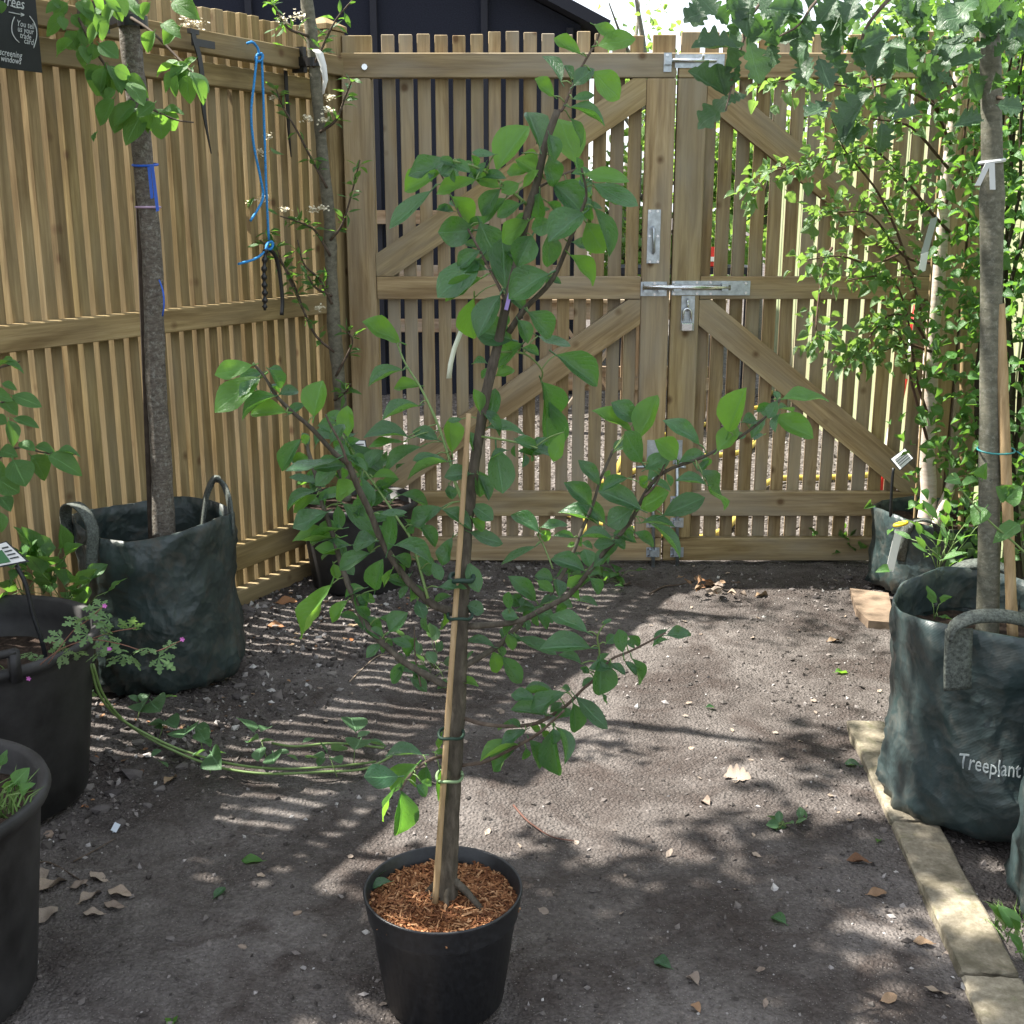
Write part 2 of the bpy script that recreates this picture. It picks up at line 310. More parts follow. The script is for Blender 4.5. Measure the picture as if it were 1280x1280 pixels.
# gravel yard past the gate
k = NT('yard_gravel'); v = k.coord('Object'); vo = k.new('ShaderNodeTexVoronoi'); vo.inputs['Scale'].default_value = 45; k.l(v, vo.inputs['Vector']); n2 = k.noise(v, 3, 4)
c = k.ramp(vo.outputs['Color'], [(.1, (.055, .047, .041)), (.6, (.105, .092, .083)), (.9, (.18, .162, .15))]); c = k.mix(c, (.11, .092, .08), k.ramp(n2, [(.45, (0, 0, 0)), (.7, (.5, .5, .5))]))
k.bump(vo.outputs['Distance'], 1, .02); gm = k.set(c, .9, .2)
mb = MB(); mb.add([(-14, 4.78, .0), (9, 4.78, .0), (9, 26, .0), (-14, 26, .0)], [(0, 1, 2, 3)])
yd = mb.build('gravel_yard', gm, smooth=False); yd['kind'] = 'structure'; yd.location.z = .006
OCT = [Vector(p) for p in ((1, 0, 0), (0, 1, 0), (-1, 0, 0), (0, -1, 0), (0, 0, 1), (0, 0, -1))]; OF = [(0, 1, 4), (1, 2, 4), (2, 3, 4), (3, 0, 4), (1, 0, 5), (2, 1, 5), (3, 2, 5), (0, 3, 5)]
def stone(mb, p, r):
    q = Quaternion(Vector((random.gauss(0, 1), random.gauss(0, 1), random.gauss(0, 1))), random.uniform(0, 6))
    sx, sy, sz = random.uniform(.7, 1.3), random.uniform(.6, 1), random.uniform(.4, .8)
    mb.add([p+(q@Vector((a.x*sx, a.y*sy, a.z*sz)))*r*random.uniform(.75, 1.2) for a in OCT], OF)
mb = MB()
for i in range(9000):
    y = 4.8+4.5*random.random()**1.6; x = random.uniform(-1.2, 2); stone(mb, Vector((x, y, .008)), random.uniform(.006, .016))
o = mb.build('loose_gravel', GRAV, smooth=False); tag(o, 'pale loose gravel lying past the gate', 'gravel'); o['kind'] = 'stuff'
def fperp(x, y): return (Vector((x, y, 0))-FP0).dot(FN)
mb = MB(); n = 0
while n < 19000:
    x = random.uniform(-1.7, 1.9); y = 1.3+3.4*random.random()**1.1; s = fperp(x, y)
    if s < .03 or y > 4.66: continue
    dens = 1 if s < .85 else (.6 if x > .75 else .24)
    if random.random() > dens*(.35+.9*max(0, .5+fbm(x, y, 2.5, 4))): continue
    r = random.uniform(.0014, .0048) if random.random() < .80 else random.uniform(.005, .011)
    if s < .75: r *= random.uniform(1, 2.0)
    stone(mb, Vector((x, y, gz(x, y)+r*.15)), r); n += 1
o = mb.build('grit', PEB, smooth=False); tag(o, 'fine grit and small pebbles scattered over the dark soil', 'grit'); o['kind'] = 'stuff'
# bigger stones: parts of the ground
def rockmesh(seed):
    random.seed(seed); bm = bmesh.new(); bmesh.ops.create_icosphere(bm, subdivisions=1, radius=1)
    for vv in bm.verts: vv.co = Vector((vv.co.x*1.2, vv.co.y*.85, vv.co.z*.55))*random.uniform(.72, 1.15)
    me = bpy.data.meshes.new('stone'); bm.to_mesh(me); bm.free(); me.materials.append(ROCK); return me
RK = [rockmesh(i) for i in range(6)]; random.seed(5)
STONES = [(142, 990, 16), (165, 968, 20), (200, 985, 12), (128, 1012, 18), (150, 1030, 15), (212, 1170, 9), (303, 1178, 9), (318, 1102, 9), (275, 1117, 8), (325, 905, 10), (300, 858, 13), (375, 870, 12), (215, 900, 9), (255, 915, 8), (290, 785, 14), (310, 770, 16), (330, 762, 12), (345, 790, 9), (300, 800, 10), (235, 945, 12), (185, 1005, 10), (372, 1142, 9), (1020, 748, 7), (1040, 735, 8), (1060, 722, 9), (990, 738, 7), (1085, 735, 7), (352, 884, 9), (392, 938, 6), (118, 950, 14), (110, 985, 13), (650, 905, 6)]
for i in range(70):
    s = random.uniform(-2.2, .3); q = fpt(s, random.uniform(.06, .75), 0); STONES.append((q.x, q.y, random.uniform(.006, .022)))
for a in STONES:
    if abs(a[0]) < 3 and a[1] < 5: p = Vector((a[0], a[1], 0)); r = a[2]
    else: p = gnd(a[0], a[1]); r = a[2]*pxs(p)*.62
    p.z = gz(p.x, p.y)+r*.2
    obj('stone', random.choice(RK), ground, Matrix.Translation(p) @ Matrix.Rotation(random.uniform(0, 6), 4, 'Z') @ Matrix.Diagonal((r, r, r, 1)))
# edging kerb
kerb = bpy.data.objects.new('edging_kerb', None); kerb.location = (.93, 2.3, 0); kerb.matrix_basis = Matrix.Translation((.93, 2.3, 0)); col.objects.link(kerb); kerb['kind'] = 'structure'
def kx(y): return .884+(y-1.81)*(.985-.884)/(3.05-1.81)
def slabmesh(L, w, seed):
    random.seed(seed); bm = bmesh.new(); bmesh.ops.create_cube(bm, size=1); bmesh.ops.scale(bm, vec=(w, L, .06), verts=bm.verts)
    bmesh.ops.subdivide_edges(bm, edges=bm.edges[:], cuts=5, use_grid_fill=True)
    bmesh.ops.bevel(bm, geom=[e for e in bm.edges if e.is_boundary or e.calc_face_angle(0) > 1], offset=.004, segments=1, affect='EDGES')
    for vv in bm.verts: vv.co += Vector((random.uniform(-1, 1), random.uniform(-1, 1), random.uniform(-.6, .6)))*.0022 + Vector((.004*noise.noise(Vector((seed, vv.co.y*14, 1))), 0, 0))
    me = bpy.data.meshes.new('edging_slab'); bm.to_mesh(me); bm.free(); me.materials.append(CONC); return me
for i, (y0, y1) in enumerate(((1.36, 1.925), (1.935, 2.495), (2.505, 3.055))):
    a = Vector((kx(y0), y0, 0)); b = Vector((kx(y1), y1, 0)); m = (a+b)/2; m.z = -.012+.002*i
    obj('edging_slab', slabmesh((b-a).length, .106, i+3), kerb, Matrix.Translation(m) @ Matrix.Rotation(-math.atan2(b.x-a.x, b.y-a.y), 4, 'Z'))
random.seed(21)
mb = MB(); pts = [(1062, 742), (1110, 748), (1118, 786), (1085, 783), (1070, 768)]; P = [gnd(*q) for q in pts]
mb.add([p+Vector((0, 0, .022)) for p in P]+[p+Vector((0, 0, -.01)) for p in P], [(0, 1, 2, 3, 4)[::-1]]+[(i, (i+1) % 5, (i+1) % 5+5, i+5) for i in range(5)])
fs = mb.build('flat_stone', SLATE, smooth=False); fixn(fs.data); tag(fs, 'flat brown stone slab on the soil beside the birch bag', 'stone slab')

# ------------------------------------------------------------------ left fence
fence = thing('slatted_fence', fpt(0, 0, 0), 'long tan timber fence of close upright slats along the left side', 'fence')
i = 0; s = .60
while s > -3.9:
    h = 2.045+random.uniform(-.006, .006); a = fpt(s, -.021, .03)
    plank('slat', fence, a, a+Vector((0, 0, h-.03)), .040, .034, FD, WF, .002); s -= .0613
for nm, z0, z1, s0 in (('rail', 1.795, 1.865, -3.9), ('rail', 1.015, 1.09, -3.9), ('rail', .14, .232, -3.9), ('gravel_board', -.03, .065, -3.9)):
    plank(nm, fence, fpt(s0, .020, (z0+z1)/2), fpt(.585, .020, (z0+z1)/2), z1-z0, .042, (0, 0, 1), WF)
tierail = plank('tie_rail', fence, fpt(-3.9, .105, 1.915), fpt(.80, .075, 1.915), .068, .045, (0, 0, 1), WF)
for s in (-1.6, -3.5): plank('post', fence, fpt(s, -.09, -.1), fpt(s, -.09, 2.0), .095, .095, FD, WF)
for s in (-1.25, -.35, .45):
    plank('spacer_block', fence, fpt(s, .042, 1.90), fpt(s, .0815-.006*(s+1.25), 1.90), .05, .05, (0, 0, 1), WF)
post = thing('gate_post', (-.685, 4.745, 0), 'square timber corner post with pointed cap between fence and gate', 'post')
pm = fpt(.665, .005, 0)
plank('shaft', post, pm+Vector((0, 0, -.1)), pm+Vector((0, 0, 2.04)), .115, .115, FD, WF)
mb = MB(); rot = Matrix.Rotation(-FA, 3, 'Z'); cvs = [pm+rot@Vector((a*.063, b*.063, z)) for z in (2.042, 2.06) for a, b in ((-1, -1), (1, -1), (1, 1), (-1, 1))]+[pm+Vector((0, 0, 2.095))]
mb.add(cvs, [(0, 1, 5, 4), (1, 2, 6, 5), (2, 3, 7, 6), (3, 0, 4, 7), (4, 5, 8), (5, 6, 8), (6, 7, 8), (7, 4, 8), (3, 2, 1, 0)]); mb.build('pointed_cap', WF, post, False)

# ------------------------------------------------------------------ gate
GY = 4.64
def gx(px, py=360): return at(px, py, GY).x
def clip(poly, ax, val, keep_less):
    out = []
    for i in range(len(poly)):
        a, b = poly[i], poly[(i+1) % len(poly)]; ia = (a[ax] <= val) == keep_less; ib = (b[ax] <= val) == keep_less
        if ia: out.append(a)
        if ia != ib:
            t = (val-a[ax])/(b[ax]-a[ax]); out.append((a[0]+t*(b[0]-a[0]), a[1]+t*(b[1]-a[1])))
    return out
def brace(parent, x0, z0, x1, z1, w, rect):
    a, b = Vector((x0, z0)), Vector((x1, z1)); d = (b-a).normalized(); nn = Vector((-d.y, d.x))*w/2; a2, b2 = a-d*.25, b+d*.25
    poly = [tuple(a2-nn), tuple(b2-nn), tuple(b2+nn), tuple(a2+nn)]
    for ax, v_, kl in ((0, rect[0], False), (0, rect[1], True), (1, rect[2], False), (1, rect[3], True)): poly = clip(poly, ax, v_, kl)
    M = Matrix.Translation((x0, GY+.022, z0)) @ frame(Vector((d.x, 0, d.y)), Vector((0, 1, 0))).to_4x4(); Mi = M.inverted(); n = len(poly)
    vs = [Mi@Vector((p[0], GY+.003, p[1])) for p in poly]+[Mi@Vector((p[0], GY+.041, p[1])) for p in poly]
    m = MB(); m.add(vs, [tuple(range(n)), tuple(range(2*n-1, n-1, -1))]+[((i+1) % n, i, i+n, (i+1) % n+n) for i in range(n)])
    me = fixn(m.mesh('brace', WG, False)); return obj('brace', me, parent, M)
def leaf(name, label, x0, x1, hinge_left, slats):
    g = thing(name, ((x0+x1)/2, GY, 0), label, 'gate')
    ws = .108; Y = GY+.022
    zt0, zt1, zm0, zm1, zl0, zl1, zb0, zb1 = 1.875, 1.962, 1.066, 1.152, .199, .298, .012, .106
    for i, (z0, z1, a, b) in enumerate(((zt0, zt1, x0, x1), (zm0, zm1, x0+ws+.002, x1-ws-.002), (zl0, zl1, x0+ws+.002, x1-ws-.002), (zb0, zb1, x0, x1))):
        plank('rail', g, (a, Y+(.002 if i in (1, 2) else 0), (z0+z1)/2), (b, Y+(.002 if i in (1, 2) else 0), (z0+z1)/2), z1-z0, .044, (0, 0, 1), WG)
    for a in (x0+ws/2, x1-ws/2): plank('stile', g, (a, Y, zb1+.002), (a, Y, zt0-.002), ws, .044, (1, 0, 0), WG)
    xi0, xi1 = x0+ws+.002, x1-ws-.002
    for z0, z1 in ((zm1+.002, zt0-.002), (zl1+.002, zm0-.002)):
        if hinge_left: brace(g, xi0, z0+.02, xi1, z1-.03, .105, (xi0, xi1, z0, z1))
        else: brace(g, xi1, z0+.02, xi0, z1-.03, .105, (xi0, xi1, z0, z1))
    for (xc, w) in slats:
        plank('slat', g, (xc, GY+.058, .03), (xc, GY+.058, 2.035+random.uniform(-.008, .008)), w, .022, (1, 0, 0), WG, .002)
    return g
XL0, XM, XR1 = -.632, .612, 1.735
S1 = [(XL0+.056, .110)]+[(-.462+.0662*i, .048+random.uniform(-.002, .002)) for i in range(15)]+[(.566, .085)]
S2 = [(.664, .07)]+[(.745+.0662*i, .048+random.uniform(-.002, .002)) for i in range(14)]+[(1.69, .085)]
gateL = leaf('gate_leaf', 'left half of the tan slatted timber double gate, next to the corner post', XL0, XM-.004, True, S1)
gateR = leaf('gate_leaf', 'right half of the slatted timber double gate, partly behind the birch leaves', XM+.004, XR1, False, S2)
def cylx(mb, a, b, r, seg=10): mb.tube([a, b], r, seg)
def gp(px, py, dy=0): p = at(px, py, GY); return Vector((p.x, GY+dy, p.z))
def plate(mb, px0, py0, px1, py1, t=.004, dy=0):
    a, b = gp(px0, py0), gp(px1, py1); mb.box(((a.x+b.x)/2, GY-t/2-.0005+dy, (a.z+b.z)/2), (abs(b.x-a.x), t, abs(b.z-a.z)))
def screws(name, parent, lst):
    for px, py in lst:
        m = MB(); p = gp(px, py); m.tube([p+Vector((0, -.004, 0)), p+Vector((0, -.0065, 0))], .005, 8); m.build('screw', CHROME, parent, False)
# middle slide bolt
m = MB(); plate(m, 840, 351, 937, 369); sb = m.build('slide_bolt', GALV, gateR, False)
m = MB(); m.tube([gp(803, 359, -.018), gp(912, 359, -.018)], .0105, 12); m.build('bolt_bar', CHROME, sb)
m = MB()
for px in (846, 905): m.box(gp(px, 359, -.014), (.030 if px == 846 else .024, .026, .030))
m.build('bolt_keeper', GALV, sb, False)
m = MB(); plate(m, 852, 370, 867, 413); m.build('hasp_plate', GALV, sb, False)
m = MB(); hp = gp(859, 381, -.008); m.tube([hp+Vector((.0, -.014*math.sin(t), .022*math.cos(t))) for t in [math.pi*i/8 for i in range(9)]], .004, 7); m.build('staple', CHROME, sb)
screws('s', sb, [(842, 353), (842, 367), (871, 353), (871, 367), (932, 354), (932, 366), (888, 353), (888, 367)])
m = MB(); plate(m, 801, 352, 833, 370); kp = m.build('bolt_receiver', GALV, gateL, False)
m = MB(); m.box(gp(809, 360, -.012), (.030, .022, .034)); m.box(gp(826, 360, -.012), (.024, .022, .032)); m.build('receiver_loop', GALV, kp, False)
screws('s', kp, [(818, 354), (818, 368)])
# padlock
pl = thing('padlock', gp(858, 408, -.03), 'small silver padlock hanging from the middle bolt of the gate', 'padlock')
m = MB(); m.box(gp(858, 408, -.022), (.046, .018, .032)); pb = m.build('lock_body', CHROME, pl, False); bv = pb.modifiers.new('b', 'BEVEL'); bv.width = .004; bv.segments = 2
m = MB(); c_ = gp(858, 394, -.022); m.tube([c_+Vector((-.015, 0, -.02))]+[c_+Vector((-.015*math.cos(t), 0, .012+.015*math.sin(t))) for t in [math.pi*i/8 for i in range(9)]]+[c_+Vector((.015, 0, -.02))], .0042, 8); m.build('shackle', CHROME, pl)
# pull handle plate
m = MB(); plate(m, 810, 262, 824, 329); hp_ = m.build('pull_plate', GALV, gateL, False)
m = MB(); a, b = gp(816, 284, -.004), gp(816, 316, -.004); m.tube([a, a+Vector((0, -.028, -.006)), b+Vector((0, -.028, .006)), b], .006, 8); m.build('pull_bar', GALV, hp_)
screws('s', hp_, [(812, 264), (822, 264), (812, 327), (822, 327), (812, 295), (822, 295)])
# top bolt
m = MB(); plate(m, 844, 68, 905, 85); tb = m.build('top_bolt', GALV, gateR, False)
m = MB(); m.tube([gp(834, 76, -.014), gp(895, 76, -.014)], .007, 10); m.tube([gp(878, 76, -.014), gp(878, 69, -.03)], .005, 8); m.build('bolt_bar', CHROME, tb)
m = MB(); plate(m, 830, 66, 839, 90); m.box(gp(834.5, 76, -.012), (.026, .022, .03)); tk = m.build('bolt_receiver', GALV, gateL, False); screws('s', tk, [(834, 69)])
# drop bolts
for leafo, px, y0, y1, nm in ((gateL, 816, 552, 712, 0), (gateR, 846, 552, 705, 1)):
    m = MB(); plate(m, px-7 if nm == 0 else px-4, 550, px+7 if nm == 0 else px+6, 580); db = m.build('drop_bolt', GALV, leafo, False)
    m = MB(); m.tube([gp(px, 572, -.016), gp(px, y1, -.016)], .0075, 10); m.tube([gp(px, 582, -.016), gp(px-22 if nm == 0 else px+10, 582, -.03)], .006, 8); m.build('bolt_bar', GALV, db)
    for py in (626, 653, 690): m = MB(); plate(m, px-8, py-6, px+8, py+6); m.box(gp(px, py, -.012), (.028, .026, .026)); m.build('bolt_keeper', GALV, db, False)
    screws('s', db, [(px-6, py+d) for py in (626, 653, 690) for d in (-4, 4)])
m = MB(); p = gp(456, 84); m.tube([p+Vector((0, .001, 0)), p+Vector((0, -.012, 0))], .011, 8); m.build('coach_bolt', CHROME, gateL, False)
rp = thing('gate_post', (1.80, GY+.03, 0), 'timber post at the right end of the gate behind the birch stems', 'post')
plank('shaft', rp, (1.80, GY+.04, -.1), (1.80, GY+.04, 2.08), .11, .11, (1, 0, 0), WG)
# mossy fence on the right
mf = thing('board_fence', (2.03, 4.5, 0), 'algae-green board fence running along the right side past the gate', 'fence')
y = 1.2
while y < 9.4:
    plank('board', mf, (2.03+random.uniform(-.004, .004), y, -.02), (2.03, y, 1.82+random.uniform(-.01, .01)), .098, .02, (0, 1, 0), WM, .002); y += .112
for z in (.3, 1.5): plank('rail', mf, (2.062, 1.15, z), (2.062, 9.4, z), .08, .04, (0, 0, 1), WM)

# ------------------------------------------------------------------ behind the gate
shed = thing('shade_tunnel', (-3, 9.2, 0), 'dark navy mesh-covered shed with pitched roof behind the gate and fence', 'shed')
SY0, SY1, XW0, XW1, EV = 9.2, 14.0, -7.0, .50, 2.70; XR, RZ = -3.25, 4.55
m = MB(); m.add([(XW0, SY0, 0), (XW1, SY0, 0), (XW1, SY0, EV), (XR, SY0, RZ), (XW0, SY0, EV), (XW0, SY1, 0), (XW1, SY1, 0), (XW1, SY1, EV), (XR, SY1, RZ), (XW0, SY1, EV)], [(0, 1, 2, 3, 4), (6, 5, 9, 8, 7), (1, 6, 7, 2), (5, 0, 4, 9)]); m.build('mesh_wall', SHED, shed, False)
for sx, xe in ((1, XW1), (-1, XW0)):
    d = Vector((XR-xe, 0, RZ-EV)); e = Vector((xe, 0, EV))-d.normalized()*.18; up = Vector((-d.z*(-1 if xe > XR else 1), 0, abs(d.x))).normalized()
    pts = []
    for yy in (SY0-.22, SY1+.2):
        for (q, h) in ((e, .01), (Vector((XR, 0, RZ)), .01), (Vector((XR, 0, RZ)), .09), (e, .09)): pts.append(q+up*h*1+Vector((0, yy, 0)))
    m = MB(); m.add(pts, [(0, 1, 2, 3), (7, 6, 5, 4), (0, 4, 5, 1), (1, 5, 6, 2), (2, 6, 7, 3), (3, 7, 4, 0)]); fixn(m.build('roof', SHEDR, shed, False).data)
for x in (-5.6, -4.2, -2.8, -1.9, -1.0, -.2, .42):
    zt = EV+(RZ-EV)*(1-abs(x-XR)/(XW1-XR)) if x > XR else EV+(RZ-EV)*(1-abs(x-XR)/(XR-XW0)); plank('batten', shed, (x, SY0-.03, 0), (x, SY0-.03, zt-.06), .05, .04, (1, 0, 0), SHEDR)
m = MB(); m.box((-4.55, SY0-.02, 2.55), (1.9, .02, 1.0)); m.build('clear_panel', SHEDP, shed, False)
for z in (.55, .95, 1.35): plank('shelf_board', shed, (-2.2, SY0-.12, z), (.35, SY0-.12, z), .10, .03, (0, 0, 1), WO)
# timber staging behind the left leaf
tr = thing('timber_trestle', (.9, 7.6, 0), 'weathered timber trestle with crossed braces seen through the gate slats', 'trestle')
for x in (.25, .78, 1.3): plank('leg', tr, (x, 7.6, 0), (x, 7.6, .82), .07, .05, (1, 0, 0), WO); plank('leg', tr, (x, 8.1, 0), (x, 8.1, .82), .07, .05, (1, 0, 0), WO)
for yy in (7.56, 8.14): plank('rail', tr, (.2, yy, .78), (1.35, yy, .78), .10, .03, (0, 0, 1), WO); plank('rail', tr, (.2, yy, .32), (1.35, yy, .32), .08, .03, (0, 0, 1), WO)
for a, b in ((.3, .75), (.75, .3), (.82, 1.28)): plank('brace', tr, (a, 7.53, .1), (b, 7.53, .74), .06, .025, (0, 1, 0), WO)
for i in range(6): plank('top_board', tr, (.2, 7.56+i*.112, .845), (1.35, 7.56+i*.112, .845), .10, .025, (0, 1, 0), WO)
cr = thing('red_crate', (1.55, 9.6, .0), 'red plastic crate standing on a low bench past the gate', 'crate')
m = MB(); m.box((1.50, 9.6, .985), (.34, .3, .02))
for sx in (-1, 1): m.box((1.50+sx*.16, 9.6, 1.055), (.02, .3, .12)); m.box((1.50, 9.6+sx*.14, 1.055), (.30, .02, .12))
m.build('crate_shell', RED, cr, False)
m = MB(); m.box((1.50, 9.445, 1.03), (.2, .008, .035)); m.build('label_strip', WHITE, cr, False)
bn = thing('potting_bench', (1.4, 9.6, 0), 'low dark bench carrying the red crate past the gate', 'bench')
m = MB(); m.box((1.35, 9.6, .945), (1.1, .6, .05)); m.build('bench_top', SHEDR, bn, False)
for x in (.85, 1.85):
    for yy in (9.35, 9.85): plank('leg', bn, (x, yy, 0), (x, yy, .92), .07, .07, (1, 0, 0), SHEDR)
bp = thing('barrier_pole', (1.68, 5.25, 0), 'red and white striped pole leaning past the right half of the gate', 'pole')
a, b = Vector((1.62, 5.15, .0)), Vector((1.86, 5.35, 1.35))
for i in range(8):
    m = MB(); m.tube([lerp(a, b, i/8), lerp(a, b, (i+1)/8)], .021, 10); m.build('band', RED if i % 2 else WHITE, bp)
HP = [(590, 684), (680, 688), (740, 655), (790, 560), (860, 541), (930, 516), (975, 506), (985, 480), (960, 500), (940, 560), (870, 575), (800, 590), (740, 612), (700, 640), (820, 670), (900, 668), (960, 606), (1030, 600), (1090, 595), (1130, 560)]
m = MB(); m.tube(catmull([gnd(x, y-3, .03) for x, y in HP], 8), .016, 9); tag(m.build('garden_hose', HOSE), 'yellow garden hose looped on the pale gravel past the gate', 'hose')

# ------------------------------------------------------------------ leaves
def profile(kind, t):
    if kind == 'oval': return .285*math.sin(math.pi*min(1, t)**1.18)**.72*(1+.035*math.sin(t*41))
    if kind == 'lance': return .17*math.sin(math.pi*t**.8)**.9
    if kind == 'oak': return (.09+.31*math.sin(math.pi*(t**1.2*.88+.04))**.8)*(.52+.48*abs(math.sin(3.1416*(4.4*t+.15))))*min(1, (1-t)*7+.15)*min(1, t*6+.08)
    if kind == 'toothed': return (.35*math.sin(math.pi*t**.88)**.8)*(1+.10*(((t*11) % 1)-.5))*(1 if t < .98 else .05)
    if kind == 'birch': return (.38*math.sin(math.pi*t**.6)**.8)*(1+.10*(((t*9) % 1)-.5))
def leafmesh(kind, mat, fold=.12, curl=.2, twist=0, rows=6, cols=4, stalk=.16, wave=0):
    vs, fs, uv = [], [], []
    for i in range(rows+1):
        t = i/rows; w = max(.004, profile(kind, t))
        for j in range(cols+1):
            u = j/cols*2-1; x = u*w; z = -curl*t*t + fold*abs(u)*w*2 + wave*math.sin(t*9+u*2)*w*.5
            a = twist*t; vs.append((x*math.cos(a)-z*math.sin(a)*.2, t - .12*curl*t*t, z+x*math.sin(a))); uv.append((j/cols, t))
    for i in range(rows):
        for j in range(cols): a = i*(cols+1)+j; fs.append((a, a+1, a+cols+2, a+cols+1))
    nb = len(vs)
    if stalk:
        r = .018
        for y, z in ((0.03, 0), (-stalk, .03)):
            for (x, dz) in ((-r, 0), (r, 0), (0, r)): vs.append((x, y, z+dz-.008)); uv.append((.5, .5))
        fs += [(nb, nb+1, nb+4, nb+3), (nb+1, nb+2, nb+5, nb+4), (nb+2, nb, nb+3, nb+5)]
    me = bpy.data.meshes.new('leaf'); me.from_pydata(vs, [], fs); me.materials.append(mat)
    ul = me.uv_layers.new(name='UV'); ul.data.foreach_set('uv', [c for l in me.loops for c in uv[l.vertex_index]])
    me.polygons.foreach_set('use_smooth', [True]*len(me.polygons)); me.update(); return me
def variants(kind, mat, rows=6, cols=4, stalk=.16, n=5, seed=1):
    random.seed(seed)
    return [leafmesh(kind, mat, random.uniform(.05, .5), random.uniform(-.05, .38), random.uniform(-.35, .35), rows, cols, stalk, random.uniform(0, .5)) for _ in range(n)]
V_FR = variants('oval', L_FRUIT, 9, n=8, seed=2); V_LI = variants('oval', L_LIGHT, 9, n=6, seed=3)
V_OAK = variants('oak', L_OAK, 24, 2, .06, 5, 4); V_BI = variants('birch', L_BIRCH, 8, 2, .25, 5, 5); V_SH = variants('birch', L_SHRUB, 6, 2, .2, 5, 6)
V_HO = variants('toothed', L_LIME, 11, 2, .12, 5, 7); V_LA = variants('lance', L_SHRUB, 5, 2, .12, 4, 8); V_BR = [leafmesh('toothed', L_BRAMBLE, .1+.06*i, .03*i, .08*(i-1), 11, 2, .1, .1) for i in range(4)]
REALW = {'oval': .56, 'oak': .62, 'toothed': .68, 'birch': .72, 'lance': .32}
def leafM(b, t, wapp, kind, cam_face=True, bank=None):
    ax = t-b; L = ax.length; y = ax/L; v_ = (C0-b).normalized(); n0 = (v_-y*v_.dot(y)).normalized()
    if wapp is None: roll = random.uniform(-1.1, 1.1); wr = 1.0
    else:
        r = wapp/L; nat = REALW[kind]; wr = max(.8, min(1.5, r/nat*1.15)); roll = math.acos(max(-1, min(1, r/(nat*wr))))
    q1 = Quaternion(y, roll)@n0; q2 = Quaternion(y, -roll)@n0; n = q1 if q1.z > q2.z else q2
    if bank is not None: n = bank
    x = y.cross(n).normalized(); n = x.cross(y)
    M = Matrix.Translation(b) @ Matrix((x, y, n)).transposed().to_4x4() @ Matrix.Diagonal((L*wr, L, L, 1)); return M
def rleafM(b, d, L, up=.6):
    y = d.normalized(); n = Vector((random.gauss(0, .5), random.gauss(0, .5), up+random.gauss(0, .3))); n = n-y*n.dot(y)
    if n.length < .01: n = y.orthogonal()
    n.normalize(); x = y.cross(n); return Matrix.Translation(b) @ Matrix((x, y, n)).transposed().to_4x4() @ Matrix.Diagonal((L*random.uniform(.85, 1.1), L, L, 1))
def bakeleaves(name, mats, me, parent, label=None):
    vs0 = [v.co.copy() for v in me.vertices]; fs0 = [tuple(p.vertices) for p in me.polygons]; m = MB()
    for M in mats: m.add([M@v for v in vs0], fs0)
    mesh = m.mesh(name, me.materials[0]); u0 = [tuple(d.uv) for d in me.uv_layers[0].data]; ul = mesh.uv_layers.new(name='UV'); ul.data.foreach_set('uv', [c for _ in mats for q in u0 for c in q])
    o = obj(name, mesh, parent); o['kind'] = 'stuff'; return o

# ------------------------------------------------------------------ the potted fruit tree in the middle
TY = 1.89; PC = Vector((gnd(556, 1246).x, TY, 0))
pot = thing('plant_pot', PC, 'round black plastic pot filled with orange bark mulch in the foreground', 'pot')
pr = [(.0, .004), (.100, .004), (.108, .008), (.1305, .172), (.1345, .176), (.1362, .182), (.141, .220), (.143, .224), (.1405, .2265), (.137, .224), (.131, .19), (.1265, .17), (.112, .10), (.0, .10)]
m = MB(); m.lathe(pr, PC, 64); m.build('pot_shell', BLK, pot)
def mz(x, y): r = math.hypot(x, y); return .196+.012*math.exp(-(r/.06)**2)+.006*noise.noise(Vector((x*30, y*30, 2)))
m = MB()
for i in range(13):
    for k_ in range(40):
        r = .1345*i/12+1e-4; a = 2*math.pi*k_/40; m.v.append((PC.x+r*math.cos(a), PC.y+r*math.sin(a), mz(r*math.cos(a), r*math.sin(a))))
for i in range(12):
    for k_ in range(40): m.f.append((i*40+k_, i*40+(k_+1) % 40, (i+1)*40+(k_+1) % 40, (i+1)*40+k_))
m.build('mulch_bed', plain('mulch_fines', (.14, .055, .022), .95, .15, 0, 120, .6, .8, .006), pot)
random.seed(31); m = MB()
for i in range(2600):
    r = .132*math.sqrt(random.random()); a = random.uniform(0, 6.283); x, y = r*math.cos(a), r*math.sin(a)
    q = Matrix.Rotation(random.uniform(0, 6.28), 3, 'Z') @ Matrix.Rotation(random.gauss(0, .35), 3, 'Y') @ Matrix.Rotation(random.gauss(0, .4), 3, 'X')
    m.box((PC.x+x, PC.y+y, mz(x, y)+random.uniform(0, .005)), (random.uniform(.004, .02), random.uniform(.0012, .004), random.uniform(.0006, .0018)), q)
o = m.build('bark_chips', CHIP, pot, False); o['kind'] = 'stuff'

tree = thing('fruit_tree', PC+Vector((0, 0, .2)), 'young fruit tree with glossy oval green leaves in the foreground pot', 'tree')
Z = {1: (480, 30, .234375), 2: (440, 300, .25), 3: (260, 380, .21875), 4: (340, 580, .21875), 5: (560, 600, .21875), 6: (680, 460, .28125), 7: (560, 760, .203125), 8: (430, 850, .234375)}
TRUNK = [(557, 1128, 15), (559, 1100, 13), (561, 1061, 11.5), (564, 991, 11.5), (569, 920, 11), (572, 873, 10.5), (575, 799, 10), (578, 744, 9), (583, 667, 7.5), (588, 624, 7), (593, 580, 6.8), (599, 545, 6.5), (605, 505, 6.5), (615, 460, 6.5), (622, 432, 6), (632, 385, 5.5), (647, 325, 5), (660, 264, 5), (671, 229, 4.8), (682, 180, 4.6), (697, 138, 4.2)]
def tdepth(py): return TY
BR = []   # polylines as (px, py, Y)
